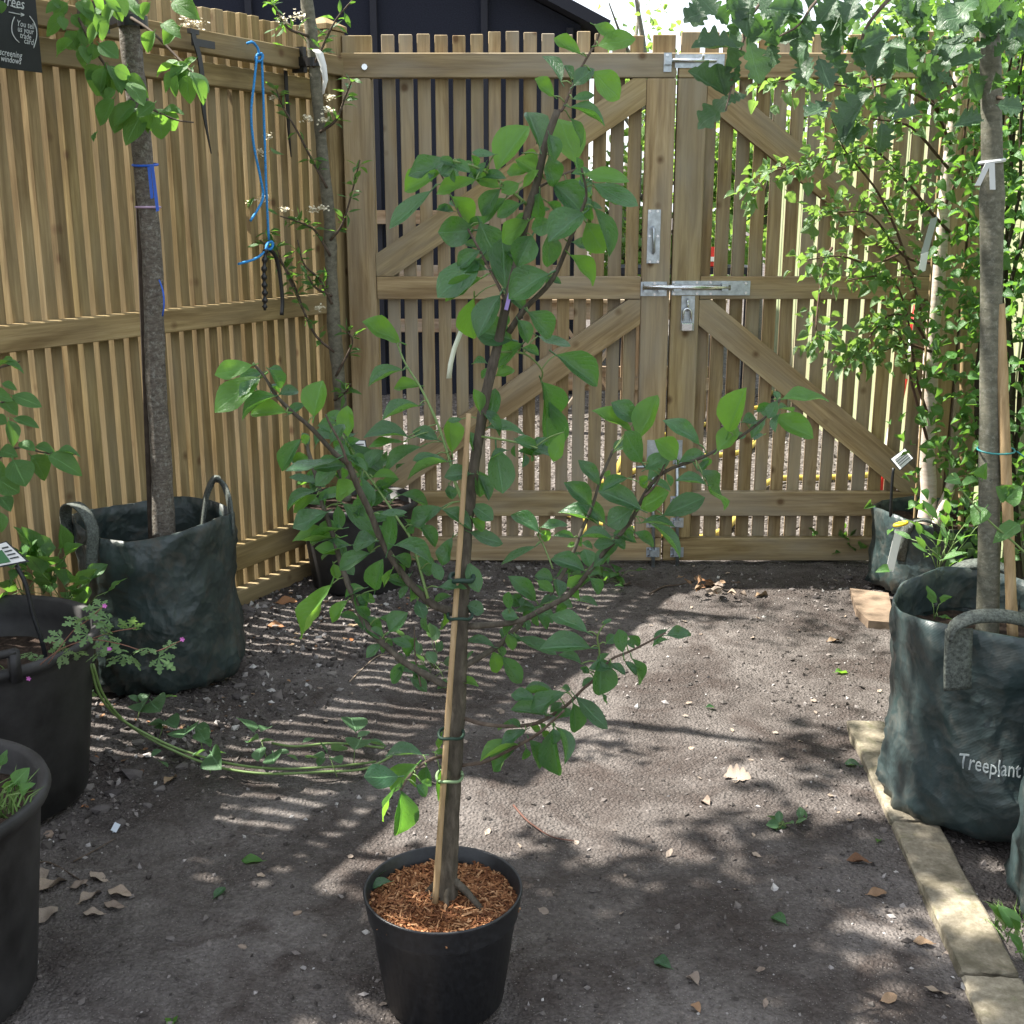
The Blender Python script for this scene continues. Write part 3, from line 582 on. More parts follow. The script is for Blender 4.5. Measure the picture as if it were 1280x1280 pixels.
def poly(pts, y0, y1):
    n = len(pts); L = [0]
    for i in range(1, n): L.append(L[-1]+math.hypot(pts[i][0]-pts[i-1][0], pts[i][1]-pts[i-1][1]))
    return [(p[0], p[1], lerp(y0, y1, (L[i]/L[-1])**1.1)) for i, p in enumerate(pts)]
def addbranch(name, pts, y0, y1, r0, r1, mat, parent):
    q = poly(pts, y0, y1); BR.append(q); P = catmull([at(*a) for a in q], 4); n = len(P); s_ = pxs(P[0])
    m = MB(); m.tube(P, [lerp(r0, r1, i/(n-1))*s_*random.uniform(.92, 1.08) for i in range(n)], 8, wob=.05); return m.build(name, mat, parent)
q = [(a, b, TY) for a, b, _ in TRUNK]; BR.append(q); P = catmull([at(*a) for a in q], 5); m = MB(); ww = []
for i in range(len(TRUNK)-1):
    for k_ in range(5): ww.append(lerp(TRUNK[i][2], TRUNK[i+1][2], k_/5))
ww.append(TRUNK[-1][2]); m.tube(P, [w*pxs(p)*random.uniform(.96, 1.05) for w, p in zip(ww, P)], 12, wob=.04); m.build('trunk', B_FRUIT, tree)
for a, L_ in ((.3, .035), (-.5, .06), (2.6, .03), (-1.4, .03), (-2.4, .025)):
    b0 = at(560, 1095, TY); m = MB(); e = PC+Vector((math.cos(a)*L_*1.3, math.sin(a)*L_, .2)); m.tube([b0, lerp(b0, e, .5)+Vector((0, 0, .006)), e, e-Vector((0, 0, .02))], [.009, .007, .005, .003], 6, wob=.15); m.build('root', B_FRUIT, tree)
BL = [
 ([(697, 138), (703, 137), (714, 112), (728, 82), (745, 53), (751, 35)], 0, .02, 2.6, 1.3, B_TWIG),
 ([(636, 415), (657, 385), (690, 350), (711, 303), (728, 261), (733, 241), (727, 210)], 0, -.10, 5, 1.3, B_FRUIT),
 ([(659, 256), (620, 223), (595, 209), (567, 201)], 0, -.13, 2.6, 1.3, B_GREEN),
 ([(674, 234), (700, 220), (726, 209)], 0, .08, 2.2, 1.3, B_TWIG),
 ([(632, 378), (625, 361), (606, 325), (590, 295), (574, 267), (560, 236), (550, 215)], 0, .10, 2.8, 1.2, B_TWIG),
 ([(583, 640), (568, 600), (562, 575), (547, 530), (527, 487), (507, 455), (496, 429)], 0, .16, 3, 1.3, B_GREEN),
 ([(597, 545), (630, 550), (650, 554), (672, 560)], 0, -.09, 2, 1.1, B_GREEN),
 ([(618, 440), (655, 442), (677, 462), (676, 478)], 0, .09, 2, 1.1, B_GREEN),
 ([(574, 766), (548, 759), (532, 748), (508, 724), (489, 696), (476, 674), (462, 639), (449, 613), (435, 580), (422, 570), (411, 559), (389, 535), (361, 511), (345, 494), (330, 470), (317, 455)], 0, -.20, 7, 1.5, B_FRUIT),
 ([(435, 580), (426, 555), (413, 531), (407, 518)], -.13, -.15, 2.4, 1.5, B_TWIG),
 ([(535, 748), (515, 678), (500, 653), (479, 621), (452, 583), (431, 548), (417, 531)], -.03, .10, 2.4, 1.2, B_GREEN),
 ([(571, 866), (548, 852), (526, 840), (502, 825), (476, 801), (454, 775), (441, 744), (432, 722), (423, 694), (416, 667), (403, 630), (397, 602), (391, 583), (383, 556)], 0, .17, 6.5, 3, B_FRUIT),
 ([(526, 858), (519, 820), (518, 783)], .02, .05, 1.6, 1, B_TWIG),
 ([(582, 783), (626, 780), (652, 775), (674, 764), (696, 753), (713, 742), (735, 716), (752, 694), (771, 673), (792, 645), (809, 612), (832, 589), (877, 572), (919, 550), (956, 522), (975, 499)], 0, -.22, 5.5, 1.4, B_FRUIT),
 ([(806, 620), (820, 605), (834, 572)], -.13, -.15, 2, 1.2, B_TWIG),
 ([(578, 834), (615, 812), (632, 799), (656, 775), (682, 751), (696, 729), (709, 707), (718, 687), (726, 666), (742, 628), (750, 601), (767, 561)], 0, .16, 5, 2.2, B_FRUIT),
 ([(577, 897), (605, 905), (641, 908), (670, 904), (690, 894), (710, 880), (729, 861), (743, 849), (763, 825), (790, 813), (832, 791)], 0, -.14, 3.6, 1.3, B_TWIG),
 ([(750, 828), (749, 812), (747, 795), (756, 780), (763, 777)], -.09, -.11, 1.6, .9, B_GREEN),
 ([(576, 957), (609, 951), (649, 931), (674, 916), (690, 902), (705, 888)], 0, -.10, 3.2, 1.4, B_TWIG),
 ([(563, 944), (542, 948), (524, 958), (510, 972), (501, 988)], 0, -.10, 3.2, 1.4, B_TWIG),
 ([(691, 711), (680, 683), (671, 667)], .03, .06, 1.4, 1, B_GREEN),
]
for pts, a, b, r0, r1, mt in BL: addbranch('branch', pts, TY+a, TY+b, r0*.78, r1*.85, mt, tree)
# leaves: zoom index, base, tip, apparent width, 1 = young light leaf
LV = {1: [(1140,115,1310,70,80,1),(1050,160,925,90,55,1),(1120,5,1235,55,55,1),(945,310,870,160,55,0),(905,385,815,305,65,1),(1010,330,1095,235,70,0),(1000,300,975,215,35,0),(1110,255,1255,375,110,1),(1005,400,1105,385,35,0),(990,445,1170,490,35,0),(1020,740,960,520,150,1),(830,660,790,460,95,0),(600,785,740,555,130,1),(990,500,1080,625,40,0),(590,695,485,690,35,0),(365,735,150,785,75,0),(305,790,120,870,95,1),(250,890,65,1070,75,0),(615,870,490,815,70,1),(490,830,310,900,75,1),(360,920,490,1060,95,1),(760,790,670,790,60,1),(850,820,725,725,75,1),(745,690,810,710,45,1),(720,850,640,890,60,1),(740,870,810,790,45,1),(620,880,520,1000,80,0),(730,960,610,1010,70,0),(650,930,530,1035,60,0),(480,1100,315,1110,150,0),(510,1060,600,1240,140,0),(880,590,920,700,60,0),(880,700,910,850,90,0),(905,855,1060,975,110,0),(975,850,1095,900,100,1),(1070,800,1275,830,80,1),(1115,850,1320,960,80,0),(1120,870,1230,950,60,1),(1065,1010,900,1120,130,0),(1080,1060,1165,1200,130,1),(1120,980,1225,1200,75,0),(870,950,940,1000,45,0),(830,900,810,1030,90,0),(770,1050,630,1140,100,0),(900,1060,800,1090,90,0),(790,1130,720,1260,140,0),(880,1110,900,1280,90,0),(510,1210,400,1280,70,0)],
 2: [(765,245,750,30,130,0),(640,90,460,265,130,0),(650,190,480,280,70,1),(985,170,800,255,130,0),(770,270,860,330,60,0),(740,275,630,440,100,0),(610,290,590,480,90,0),(800,500,640,450,130,0),(830,400,885,490,60,0),(880,360,995,470,100,0),(850,520,720,610,110,0),(720,680,800,640,50,0),(930,480,1070,530,40,0),(850,540,930,565,40,0),(1020,575,1220,700,110,0),(950,710,1040,880,100,0),(960,790,1000,1050,115,0),(1060,960,1010,1090,60,1),(1090,75,1235,200,75,1),(240,510,75,425,95,1),(255,650,95,700,45,0),(340,730,215,720,55,1),(335,830,170,865,35,0),(280,985,95,950,50,0),(255,1010,105,1010,35,1),(345,1035,170,1120,55,0),(430,1000,320,950,60,0),(500,1060,490,910,80,1),(420,1075,320,1100,45,0),(480,1110,290,1125,30,0),(640,860,620,760,50,0),(690,900,715,765,70,0),(640,850,745,950,50,0),(670,940,840,925,45,0),(610,1060,600,970,50,0),(720,1035,745,1235,115,0),(840,1010,1020,1085,40,0),(590,1170,480,1170,70,0),(620,1150,660,1270,70,0),(550,895,490,905,25,0)],
 3: [(255,350,65,395,80,1),(300,420,60,570,130,1),(390,525,180,600,70,0),(450,620,255,610,90,1),(605,645,635,460,125,1),(535,770,410,930,80,0),(535,790,575,760,45,1),(580,890,490,880,50,1),(740,885,485,955,50,0),(745,920,635,1025,80,0),(800,760,800,605,80,1),(810,800,970,940,65,0),(700,735,640,690,40,0),(615,1070,450,1135,60,0),(625,1090,490,1170,60,1),(860,1040,720,1080,100,1),(880,990,890,1190,85,0),(680,1190,505,1260,90,0),(770,1140,920,1280,90,0),(740,1150,750,1270,60,0),(1100,1090,1265,1140,60,0),(980,1200,1115,1195,35,0),(940,990,1060,980,45,1)],
 4: [(405,370,215,385,50,0),(390,420,155,445,45,1),(450,465,270,500,70,0),(590,440,460,440,100,0),(560,510,390,580,80,0),(380,510,275,470,60,1),(350,570,370,645,60,1),(340,690,200,960,100,1),(430,780,335,880,60,1),(590,720,610,580,90,0),(690,600,650,690,35,1),(530,710,410,740,60,0),(510,750,580,780,50,1),(660,500,690,310,80,0),(700,465,910,515,70,0),(820,540,920,610,90,0),(970,250,805,330,90,0),(975,260,1130,340,75,0),(840,345,940,450,70,0),(800,350,785,395,60,0),(1030,420,970,560,70,0),(700,530,800,570,60,0),(790,680,830,780,75,0),(830,780,860,870,65,0),(880,850,880,960,40,0),(950,705,1095,700,50,0),(670,960,750,860,90,0),(610,880,720,920,30,0),(545,950,630,980,50,0),(680,1000,780,1040,45,0),(920,560,960,650,60,0),(1120,560,1170,710,80,0),(1110,800,1195,840,70,0),(1140,230,1245,310,80,0),(1130,390,1290,450,70,0),(1140,310,1200,370,60,1),(1180,60,1240,180,60,0),(1010,120,1030,190,60,0),(980,850,985,950,30,1)],
 5: [(520,300,385,190,75,0),(530,270,665,250,50,0),(530,290,570,335,55,1),(720,330,630,305,40,0),(500,380,335,475,45,0),(600,570,515,545,70,0),(510,575,590,630,55,1),(500,690,405,570,75,0),(780,520,620,440,80,0),(810,500,790,405,75,0),(830,500,945,385,65,0),(780,545,690,600,45,0),(810,560,870,640,60,0),(500,730,345,690,45,0),(510,740,400,750,35,0),(345,740,350,650,50,0),(400,790,320,760,60,0),(520,720,635,680,35,0),(510,770,575,840,50,0),(380,820,300,860,60,0),(340,880,370,960,60,0),(265,955,130,905,40,0),(390,900,585,990,55,0),(255,980,290,1090,75,1),(310,1010,400,1140,80,0),(795,870,615,745,85,0),(815,960,585,930,90,0),(760,1050,660,990,40,0),(870,1030,880,1215,125,0),(930,1045,1005,1100,40,0),(1050,1020,1120,1155,55,0),(1010,1035,1075,1100,35,0),(1000,985,975,870,70,0),(905,935,950,890,60,0),(1010,930,1070,945,40,0),(880,820,930,800,20,0),(805,1090,770,1090,30,0),(740,370,690,370,25,1),(760,360,835,375,35,0),(940,340,780,305,40,0),(950,360,850,370,65,0),(950,350,1015,380,50,0)],
 6: [(390,280,235,205,60,0),(405,240,325,160,75,0),(420,320,495,150,95,1),(435,420,365,300,85,0),(450,450,530,390,60,0),(460,500,550,400,50,0),(590,405,515,330,80,1),(455,530,425,490,45,1),(430,630,270,540,75,0),(430,625,535,560,90,1),(390,630,300,690,90,0),(530,655,690,590,80,0),(370,490,270,530,45,0),(245,520,185,420,50,0),(205,610,125,520,70,0),(245,700,95,615,50,0),(270,690,170,605,60,0),(470,690,610,800,30,0),(400,730,500,775,45,0),(430,690,560,680,25,0),(690,340,585,230,55,0),(600,420,720,380,55,0),(720,520,605,490,35,0),(680,450,810,600,50,0),(820,285,870,120,100,1),(880,240,945,225,50,0),(770,370,850,280,70,0),(1055,140,1250,110,50,1),(1015,215,1170,300,85,1),(375,760,370,710,40,0),(280,500,290,460,25,1)],
 7: [(720,520,525,610,90,0),(540,560,405,530,65,0),(650,515,465,505,25,0),(610,660,410,610,80,0),(785,545,950,720,85,0),(770,585,800,755,95,0),(500,810,590,970,90,0),(650,740,645,1025,115,0),(650,740,660,830,60,0),(660,730,770,900,20,0),(480,860,480,940,45,0),(420,850,275,980,80,0),(430,840,220,900,35,1),(480,750,345,820,60,0),(570,760,620,800,40,1),(510,730,560,760,40,1),(870,400,830,370,30,0),(940,520,980,590,15,0),(700,490,750,490,35,0)],
 8: [(420,400,245,385,55,0),(290,515,130,520,110,0),(390,450,250,570,90,1),(305,590,320,825,120,0),(270,590,185,725,30,1),(440,460,435,550,65,0),(380,500,365,570,35,1),(410,540,460,560,35,1),(385,560,440,610,50,0),(510,480,515,625,50,0),(530,270,515,370,18,1),(480,385,540,390,25,1),(570,30,495,30,45,0),(600,10,700,20,35,1)]}
SEGS = []
for q in BR:
    for i in range(len(q)-1):
        for k_ in range(6): SEGS.append(tuple(lerp(q[i][j], q[i+1][j], k_/6) for j in range(3)))
def nearest(px, py): return min(SEGS, key=lambda s_: (s_[0]-px)**2+(s_[1]-py)**2)
random.seed(77); stalks = MB()
for zi, rows in LV.items():
    ox, oy, sc_ = Z[zi]
    for (bx, by, tx, ty, w, light) in rows:
        b2 = (ox+bx*sc_, oy+by*sc_); t2 = (ox+tx*sc_, oy+ty*sc_); n_ = nearest(*b2); d2 = math.hypot(n_[0]-b2[0], n_[1]-b2[1]); Lp = math.hypot(t2[0]-b2[0], t2[1]-b2[1])
        yb = n_[2]+random.uniform(-.6, .6)*min(d2, 30)*.0014+random.uniform(-.012, .004); B = at(*b2, yb); T = at(*t2, yb+random.uniform(-.55, .45)*Lp*.0013)
        T = B+(T-B)*1.16; lt = light or random.random() < .05
        obj('leaf', random.choice(V_LI if lt else V_FR), tree, leafM(B, T, w*sc_*pxs(B)*1.16, 'oval'))
        if d2 > 3:
            A = at(*n_); stalks.tube(catmull([A, lerp(A, B, .5)+Vector((0, 0, .004)), B], 2), .0011, 5)
for j in range(52):
    q = BR[random.choice((9, 9, 11, 12, 12, 12, 14, 14, 16, 17, 5, 2))]; i = random.randrange(2, len(q)); a_ = q[i]; ang = random.uniform(0, 6.28); Lp = random.uniform(22, 38); b2 = (a_[0]+random.gauss(0, 5), a_[1]+random.gauss(0, 5)); t2 = (b2[0]+math.cos(ang)*Lp, b2[1]+math.sin(ang)*Lp*.8)
    yb = a_[2]+random.uniform(-.01, .05); B = at(*b2, yb); T = at(*t2, yb+random.uniform(-.03, .03)); obj('leaf', random.choice(V_FR), tree, leafM(B, T, Lp*random.uniform(.25, .6)*pxs(B), 'oval'))
mats_ = []
for j in range(170):
    q = BR[random.choice((9, 9, 11, 12, 12, 14, 14, 16, 17, 5, 2, 0, 3, 7))]; i = random.randrange(2, len(q)); a_ = q[i]
    if q is BR[0] and not 180 < a_[1] < 480: continue
    ang = random.uniform(0, 6.28); Lp = random.uniform(16, 30); b2 = (a_[0]+random.gauss(0, 8), a_[1]+random.gauss(0, 8)); t2 = (b2[0]+math.cos(ang)*Lp, b2[1]+math.sin(ang)*Lp*.8); yb = a_[2]+random.uniform(.0, .07); B = at(*b2, yb); T = at(*t2, yb+random.uniform(-.03, .03)); mats_.append(leafM(B, T, Lp*random.uniform(.25, .6)*pxs(B), 'oval'))
bakeleaves('small_leaves', mats_, V_FR[2], tree)
stalks.build('leaf_stalks', B_GREEN, tree)['kind'] = 'stuff'
cane = thing('bamboo_cane', at(544, 1123, TY-.03), 'slim bamboo cane tied beside the fruit tree trunk', 'cane')
A, B = at(544, 1128, TY-.035), at(586, 517, TY-.025); m = MB(); n = 36
m.tube([lerp(A, B, i/n) for i in range(n+1)], [lerp(.0056, .0042, i/n)*(1.12 if i % 6 == 3 else 1) for i in range(n+1)], 10); m.build('cane_shaft', CANE, cane)
for i, py in enumerate((769, 722, 917, 970)):
    c_ = at((575, 577, 564, 562)[i], py, TY-.016); tt = thing('tree_tie', c_, ['dark green tie round trunk and cane at the main fork', 'dark green tie above the main fork of the fruit tree', 'thin dark green tie low on the fruit tree trunk', 'lowest pale green tie on the fruit tree trunk'][i], 'tie')
    m = MB(); rr = (.0155, .0145, .0165, .0175)[i]; pts = [c_+Vector((math.cos(a)*(rr+.005), math.sin(a)*(rr+.008), .002*math.sin(3*a))) for a in [2*math.pi*k_/20 for k_ in range(21)]]
    m.tube(pts, .0028 if i != 1 else .0042, 6); m.build('band', GTIE if i < 3 else plain('pale_green_tie', (.16, .24, .12), .5), tt)
lab = fen  # noqa
pt = [at(577, 412, TY+.06), at(568, 435, TY+.055), at(563, 455, TY+.05), at(561, 473, TY+.05)]
m = MB()
for p in pt: m.v += [tuple(p+Vector((-.004, 0, 0))), tuple(p+Vector((.004, .002, 0)))]
m.f += [(2*i, 2*i+1, 2*i+3, 2*i+2) for i in range(3)]; o = m.build('plant_tag', plain('pale_tag', (.55, .58, .45), .5)); so_ = o.modifiers.new('s', 'SOLIDIFY'); so_.thickness = .001; tag(o, 'pale strip tag hanging high in the fruit tree', 'tag')
c_ = at(635, 377, TY-.01); m = MB(); m.box(c_, (.006, .006, .026), Matrix.Rotation(.25, 3, 'Y')); tag(m.build('purple_tie', PURP, None, False), 'small purple tie on the fruit tree trunk among leaves', 'tie')
for i, (b_, t_, w_) in enumerate((((215, 1020), (150, 1050), 50), ((250, 1075), (145, 1095), 80))):
    b3, t3 = [Vector((0, 0, 0))]*2; pb_ = (430+b_[0]*.2344, 850+b_[1]*.2344); pt_ = (430+t_[0]*.2344, 850+t_[1]*.2344)
    b3, t3 = gnd(*pb_, .212), gnd(*pt_, .212); o = obj('fallen_leaf', V_FR[i], None, leafM(b3, t3, None, 'oval', bank=Vector((.1, -.2, 1)))); tag(o, ['upper of two green leaves lying on the bark mulch', 'lower, rounder of two green leaves lying on the bark mulch'][i], 'leaf')

# ------------------------------------------------------------------ bags, tubs, pots
def bagdisp(seed, H, wr=.010):
    def f(a, r, z):
        if r < .02: return (0, 0)
        x, y = math.cos(a), math.sin(a); v1 = noise.fractal(Vector((x*1.6+seed, y*1.6, z*5)), 1, 2, 4); rid = 1-abs(noise.noise(Vector((x*2.6+seed*3+z*3, y*2.6-z*4, z*7+x*2))))*3.2; rid = max(0, rid)**2*1.6
        low = 1+1.6*max(0, 1-z/(H*.3)); top = .008*math.sin(2*a+seed)+.010*math.sin(3*a+seed*2)
        return (wr*low*v1+.006*low*max(0, rid), top*max(0, z/H-.5)*2 if z > H*.5 else 0)
    return f
def bag(label, c, r, H, mat, seed, handles, soil=.78, group=None, wr=.010):
    t = thing('planting_bag', c, label, 'bag', group)
    prof = [(.0, .006), (r*.80, .006), (r*.93, .012), (r*.985, .035)]+[(r*(1.0+.02*math.sin(i*.4)), .035+(H-.035)*i/22) for i in range(1, 23)]
    prof += [(r-.0025, H+.0005)]+[(r-.004, H-(H*(1-soil))*i/4) for i in range(1, 5)]
    m = MB(); m.lathe(prof, c, 96, bagdisp(seed, H, wr)); m.build('bag_wall', mat, t)
    m = MB(); ms = []
    for i in range(9):
        for k_ in range(40):
            rr = (r-.003)*i/8+1e-4; a = 2*math.pi*k_/40; x, y = rr*math.cos(a), rr*math.sin(a); m.v.append((c[0]+x, c[1]+y, H*soil+.012+.014*noise.noise(Vector((x*18+seed, y*18, 1)))))
    for i in range(8):
        for k_ in range(40): m.f.append((i*40+k_, i*40+(k_+1) % 40, (i+1)*40+(k_+1) % 40, (i+1)*40+k_))
    m.build('soil', SOIL, t)
    for (az, span, hh, lean, w) in handles:
        az = R(az); sp = R(span); pts = []
        for i in range(15):
            u = i/14; a = az-sp+2*sp*u; rad = r*1.012+.006+lean*math.sin(math.pi*u); zz = H-.10+(.10+hh)*(math.sin(math.pi*u)**.45) if 0 < u < 1 else H-.14
            pts.append(Vector((c[0]+rad*math.cos(a), c[1]+rad*math.sin(a), zz)))
        m = MB(); n = len(pts)
        for i, p in enumerate(pts):
            tg = (pts[min(i+1, n-1)]-pts[max(i-1, 0)]).normalized(); rd = Vector((p.x-c[0], p.y-c[1], 0)).normalized(); tn = Vector((-rd.y, rd.x, 0)); bl = math.sin(math.pi*i/(n-1))**2; side = tn*(1-bl)+rd*bl; side = (side-tg*side.dot(tg)).normalized()
            up = side.cross(tg); m.v += [tuple(p+side*w/2+up*.003), tuple(p-side*w/2+up*.003), tuple(p-side*w/2-up*.003), tuple(p+side*w/2-up*.003)]
        for i in range(n-1):
            for k_ in range(4): m.f.append((i*4+k_, i*4+(k_+1) % 4, i*4+4+(k_+1) % 4, i*4+4+k_))
        m.f += [(3, 2, 1, 0), tuple((n-1)*4+k_ for k_ in range(4))]
        m.build('handle', STRAP, t); 
    return t
BL_C = Vector((-1.075, 3.45, .01))
bagL = bag('large dark green woven bag with two upright handles beside the left fence', BL_C, .226, .50, BAGB, 1.7, [], .70)
BR_C = Vector((1.152, 2.615, .012))
bagR = bag('dark green printed bag with looped handles standing on the right kerb', BR_C, .243, .50, BAG, 4.3, [], .80, wr=.009)
BB_C = Vector((1.585, 4.30, .01))
bagB = bag('dark green bag holding the white-stemmed birch by the gate', BB_C, .215, .30, BAG, 7.9, [(-118, 20, .03, .02, .04)], .80)
BX_C = Vector((1.272, 2.10, .01))
bagX = bag('grey-green bag cut off by the right edge near the front', BX_C, .25, .44, BAG, 9.4, [], .85)
def ribbon(parent, pts, wd, w, th=.006, mat=None, name='handle'):
    pts = catmull(pts, 5); n = len(pts); m = MB(); wd = Vector(wd)
    for i, p in enumerate(pts):
        tg_ = (pts[min(i+1, n-1)]-pts[max(i-1, 0)]).normalized(); side = (wd-tg_*wd.dot(tg_)).normalized(); up = side.cross(tg_); ww_ = (w[0]+(w[1]-w[0])*i/(n-1) if isinstance(w, tuple) else w)
        for a_, b_ in ((.5, .5), (.25, .75), (-.25, .75), (-.5, .5), (-.5, -.5), (.5, -.5)): m.v.append(tuple(p+side*ww_*a_+up*th*b_))
    for i in range(n-1):
        for k_ in range(6): m.f.append((i*6+k_, i*6+(k_+1) % 6, i*6+6+(k_+1) % 6, i*6+6+k_))
    m.f += [(5, 4, 3, 2, 1, 0), tuple((n-1)*6+k_ for k_ in range(6))]
    return fixn(m.build(name, mat or STRAP, parent).data)
ribbon(bagL, [at(114, 722, 3.215), at(115, 690, 3.22), at(116, 664, 3.225), at(108, 643, 3.24), at(94, 630, 3.28), at(83, 634, 3.32), at(83, 652, 3.36), at(88, 680, 3.37)], (.75, .66, 0), .034)
ribbon(bagL, [at(252, 690, 3.56), at(253, 655, 3.565), at(258, 620, 3.56), at(268, 600, 3.54), at(280, 608, 3.50), at(287, 630, 3.46), at(290, 668, 3.43)], (-.55, .83, 0), .034)
ribbon(bagR, [at(1197, 862, 2.377), at(1197, 835, 2.376), at(1198, 808, 2.375), at(1199, 786, 2.377)], (1, 0, 0), .058, .005)
ribbon(bagR, [at(1187, 800, 2.369), at(1192, 785, 2.367), at(1206, 775, 2.367), at(1228, 770, 2.370), at(1262, 771, 2.375), at(1290, 780, 2.385), at(1302, 800, 2.395)], (.12, .8, .5), .030, .010)
ribbon(bagR, [at(1166, 760, 2.845), at(1172, 740, 2.865), at(1186, 718, 2.875), at(1210, 706, 2.875), at(1240, 706, 2.875), at(1262, 716, 2.865), at(1272, 745, 2.845)], (.3, 1, .3), .036, .008)
def textmesh(body, size, shear=0):
    cu = bpy.data.curves.new('t', 'FONT'); cu.body = body; cu.size = size; cu.shear = shear; cu.resolution_u = 2; o = bpy.data.objects.new('t', cu); col.objects.link(o); dg = bpy.context.evaluated_depsgraph_get(); dg.update()
    me = bpy.data.meshes.new_from_object(o.evaluated_get(dg)); bpy.data.objects.remove(o); return me
me = textmesh('Treeplant', .050); bm = bmesh.new(); bm.from_mesh(me); bmesh.ops.subdivide_edges(bm, edges=bm.edges[:], cuts=1); bm.to_mesh(me); bm.free(); df = bagdisp(4.3, .50, .009)
a0 = math.atan2(at(1201, 936, 2.42).y-BR_C.y, at(1201, 936, 2.42).x-BR_C.x); z0 = .195; r_ = .243
for vv in me.vertices:
    a = a0+vv.co.x*.63/r_; z = z0+vv.co.y; z = z-.01; d = df(a, r_, z); rr = r_*(1.0+.02*math.sin((z-.035)/(.465)*22*.4))+d[0]+.004; vv.co = (BR_C.x+rr*math.cos(a), BR_C.y+rr*math.sin(a), BR_C.z+z+d[1])
me.materials.append(plain('print_grey', (.30, .34, .35), .6)); o = obj('printed_name', me, bagR)
sf = o.modifiers.new('s', 'SOLIDIFY'); sf.thickness = .0015
# tag with yellow band on the birch bag handle
tp = at(1122, 655, 4.06); tg = thing('white_tag', tp, 'long white strip tag with yellow band hanging from the birch bag handle', 'tag')
m = MB(); A, B = at(1124, 662, 4.045), at(1112, 714, 4.03); d = (B-A).normalized(); s_ = d.cross(Vector((0, 1, 0))).normalized()*.014
m.add([A+s_, A-s_, B-s_, B+s_]+[x+Vector((0, .0015, 0)) for x in (A+s_, A-s_, B-s_, B+s_)], [(0, 1, 2, 3), (7, 6, 5, 4), (0, 4, 5, 1), (1, 5, 6, 2), (2, 6, 7, 3), (3, 7, 4, 0)]); fixn(m.build('strip', WHITE, tg, False).data)
m = MB(); c_ = at(1126, 655, 4.045); m.tube([c_+Vector((.022*math.cos(a), .012*math.sin(a), .006*math.cos(a))) for a in [6.283*i/12 for i in range(13)]], .006, 6); m.build('yellow_band', YEL, tg)

def tub(name, label, c, r, H, mat, fill, lip=.016, handle=None):
    t = thing(name, c, label, 'tub')
    pr = [(0, .004), (r*.80, .004), (r*.815, .01), (r*.965, H-.045), (r*.985, H-.03), (r+lip*.5, H-.022), (r+lip*.75, H-.012), (r+lip*.5, H-.001), (r, H+.002), (r-.012, H-.006), (r*.955, H-.05), (r*.90, H*fill), (0, H*fill)]
    m = MB(); m.lathe(pr, c, 72); m.build('tub_wall', mat, t)
    m = MB(); rs = r*.93
    for i in range(10):
        for k_ in range(44):
            rr = rs*i/9+1e-4; a = 2*math.pi*k_/44; x, y = rr*math.cos(a), rr*math.sin(a); m.v.append((c[0]+x, c[1]+y, c[2]+H*fill+.008+.016*noise.noise(Vector((x*16+r*9, y*16, H*9)))))
    for i in range(9):
        for k_ in range(44): m.f.append((i*44+k_, i*44+(k_+1) % 44, (i+1)*44+(k_+1) % 44, (i+1)*44+k_))
    m.build('soil', SOIL, t)
    if handle is not None:
        for az in handle:
            az = R(az); m = MB(); pts = []
            for sgn in (-1, 1):
                a = az+sgn*.24; m.box((c[0]+(r+.016)*math.cos(a), c[1]+(r+.016)*math.sin(a), c[2]+H+.01), (.022, .022, .075), Matrix.Rotation(a, 3, 'Z'))
            for i in range(9):
                a = az-.25+.5*i/8; pts.append((c[0]+(r+.018)*math.cos(a), c[1]+(r+.018)*math.sin(a), c[2]+H+.042))
            m.tube(pts, .010, 8); m.build('handle', mat, t)
    return t
T1 = Vector((-1.29, 2.65, .006)); tub1 = tub('plant_tub', 'big round black tub with rim handle at the left edge, herb robert inside', T1, .29, .42, BLKD, .74, handle=(-62,))
T2 = Vector((-1.085, 1.88, .006)); tub2 = tub('plant_tub', 'black tub with rolled rim cut off by the bottom left corner', T2, .25, .40, BLKD, .84)
T3 = Vector((-.585, 4.365, .006)); tub3 = tub('plant_tub', 'black pot of the blossoming tree in the corner between fence and gate', T3, .222, .335, BLKD, .86, .012)

# ------------------------------------------------------------------ tree in the left bag
def trunkobj(pts, Y, parent, mat, name='trunk', seg=12, wob=.04, n=5):
    P = catmull([at(a[0], a[1], Y+(a[3] if len(a) > 3 else 0)) for a in pts], n); ww = []
    for i in range(len(pts)-1):
        for k_ in range(n): ww.append(lerp(pts[i][2], pts[i+1][2], k_/n))
    ww.append(pts[-1][2]); m = MB(); m.tube(P, [max(.0008, w*pxs(p)*random.uniform(.97, 1.04)) for w, p in zip(ww, P)], seg, wob=wob); return m.build(name, mat, parent), P
def crown(parent, c, rad, n, me, L, seed, dens=None):
    random.seed(seed); mats = []; i = 0
    cl = [Vector((random.gauss(0, .45), random.gauss(0, .45), random.gauss(0, .5))) for _ in range(26)]
    while i < n:
        q = random.choice(cl)+Vector((random.gauss(0, .13), random.gauss(0, .13), random.gauss(0, .12)))
        if q.length > 1.15: continue
        p = Vector(c)+Vector((q.x*rad[0], q.y*rad[1], q.z*rad[2])); mats.append(rleafM(p, Vector((random.gauss(0, 1), random.gauss(0, 1), random.gauss(-.4, .6))), L*random.uniform(.7, 1.2))); i += 1
    return bakeleaves('crown', mats, me, parent)
random.seed(41)
tl = thing('lichened_tree', BL_C+Vector((0, 0, .43)), 'tree with lichen-speckled brown trunk rising from the left woven bag', 'tree')
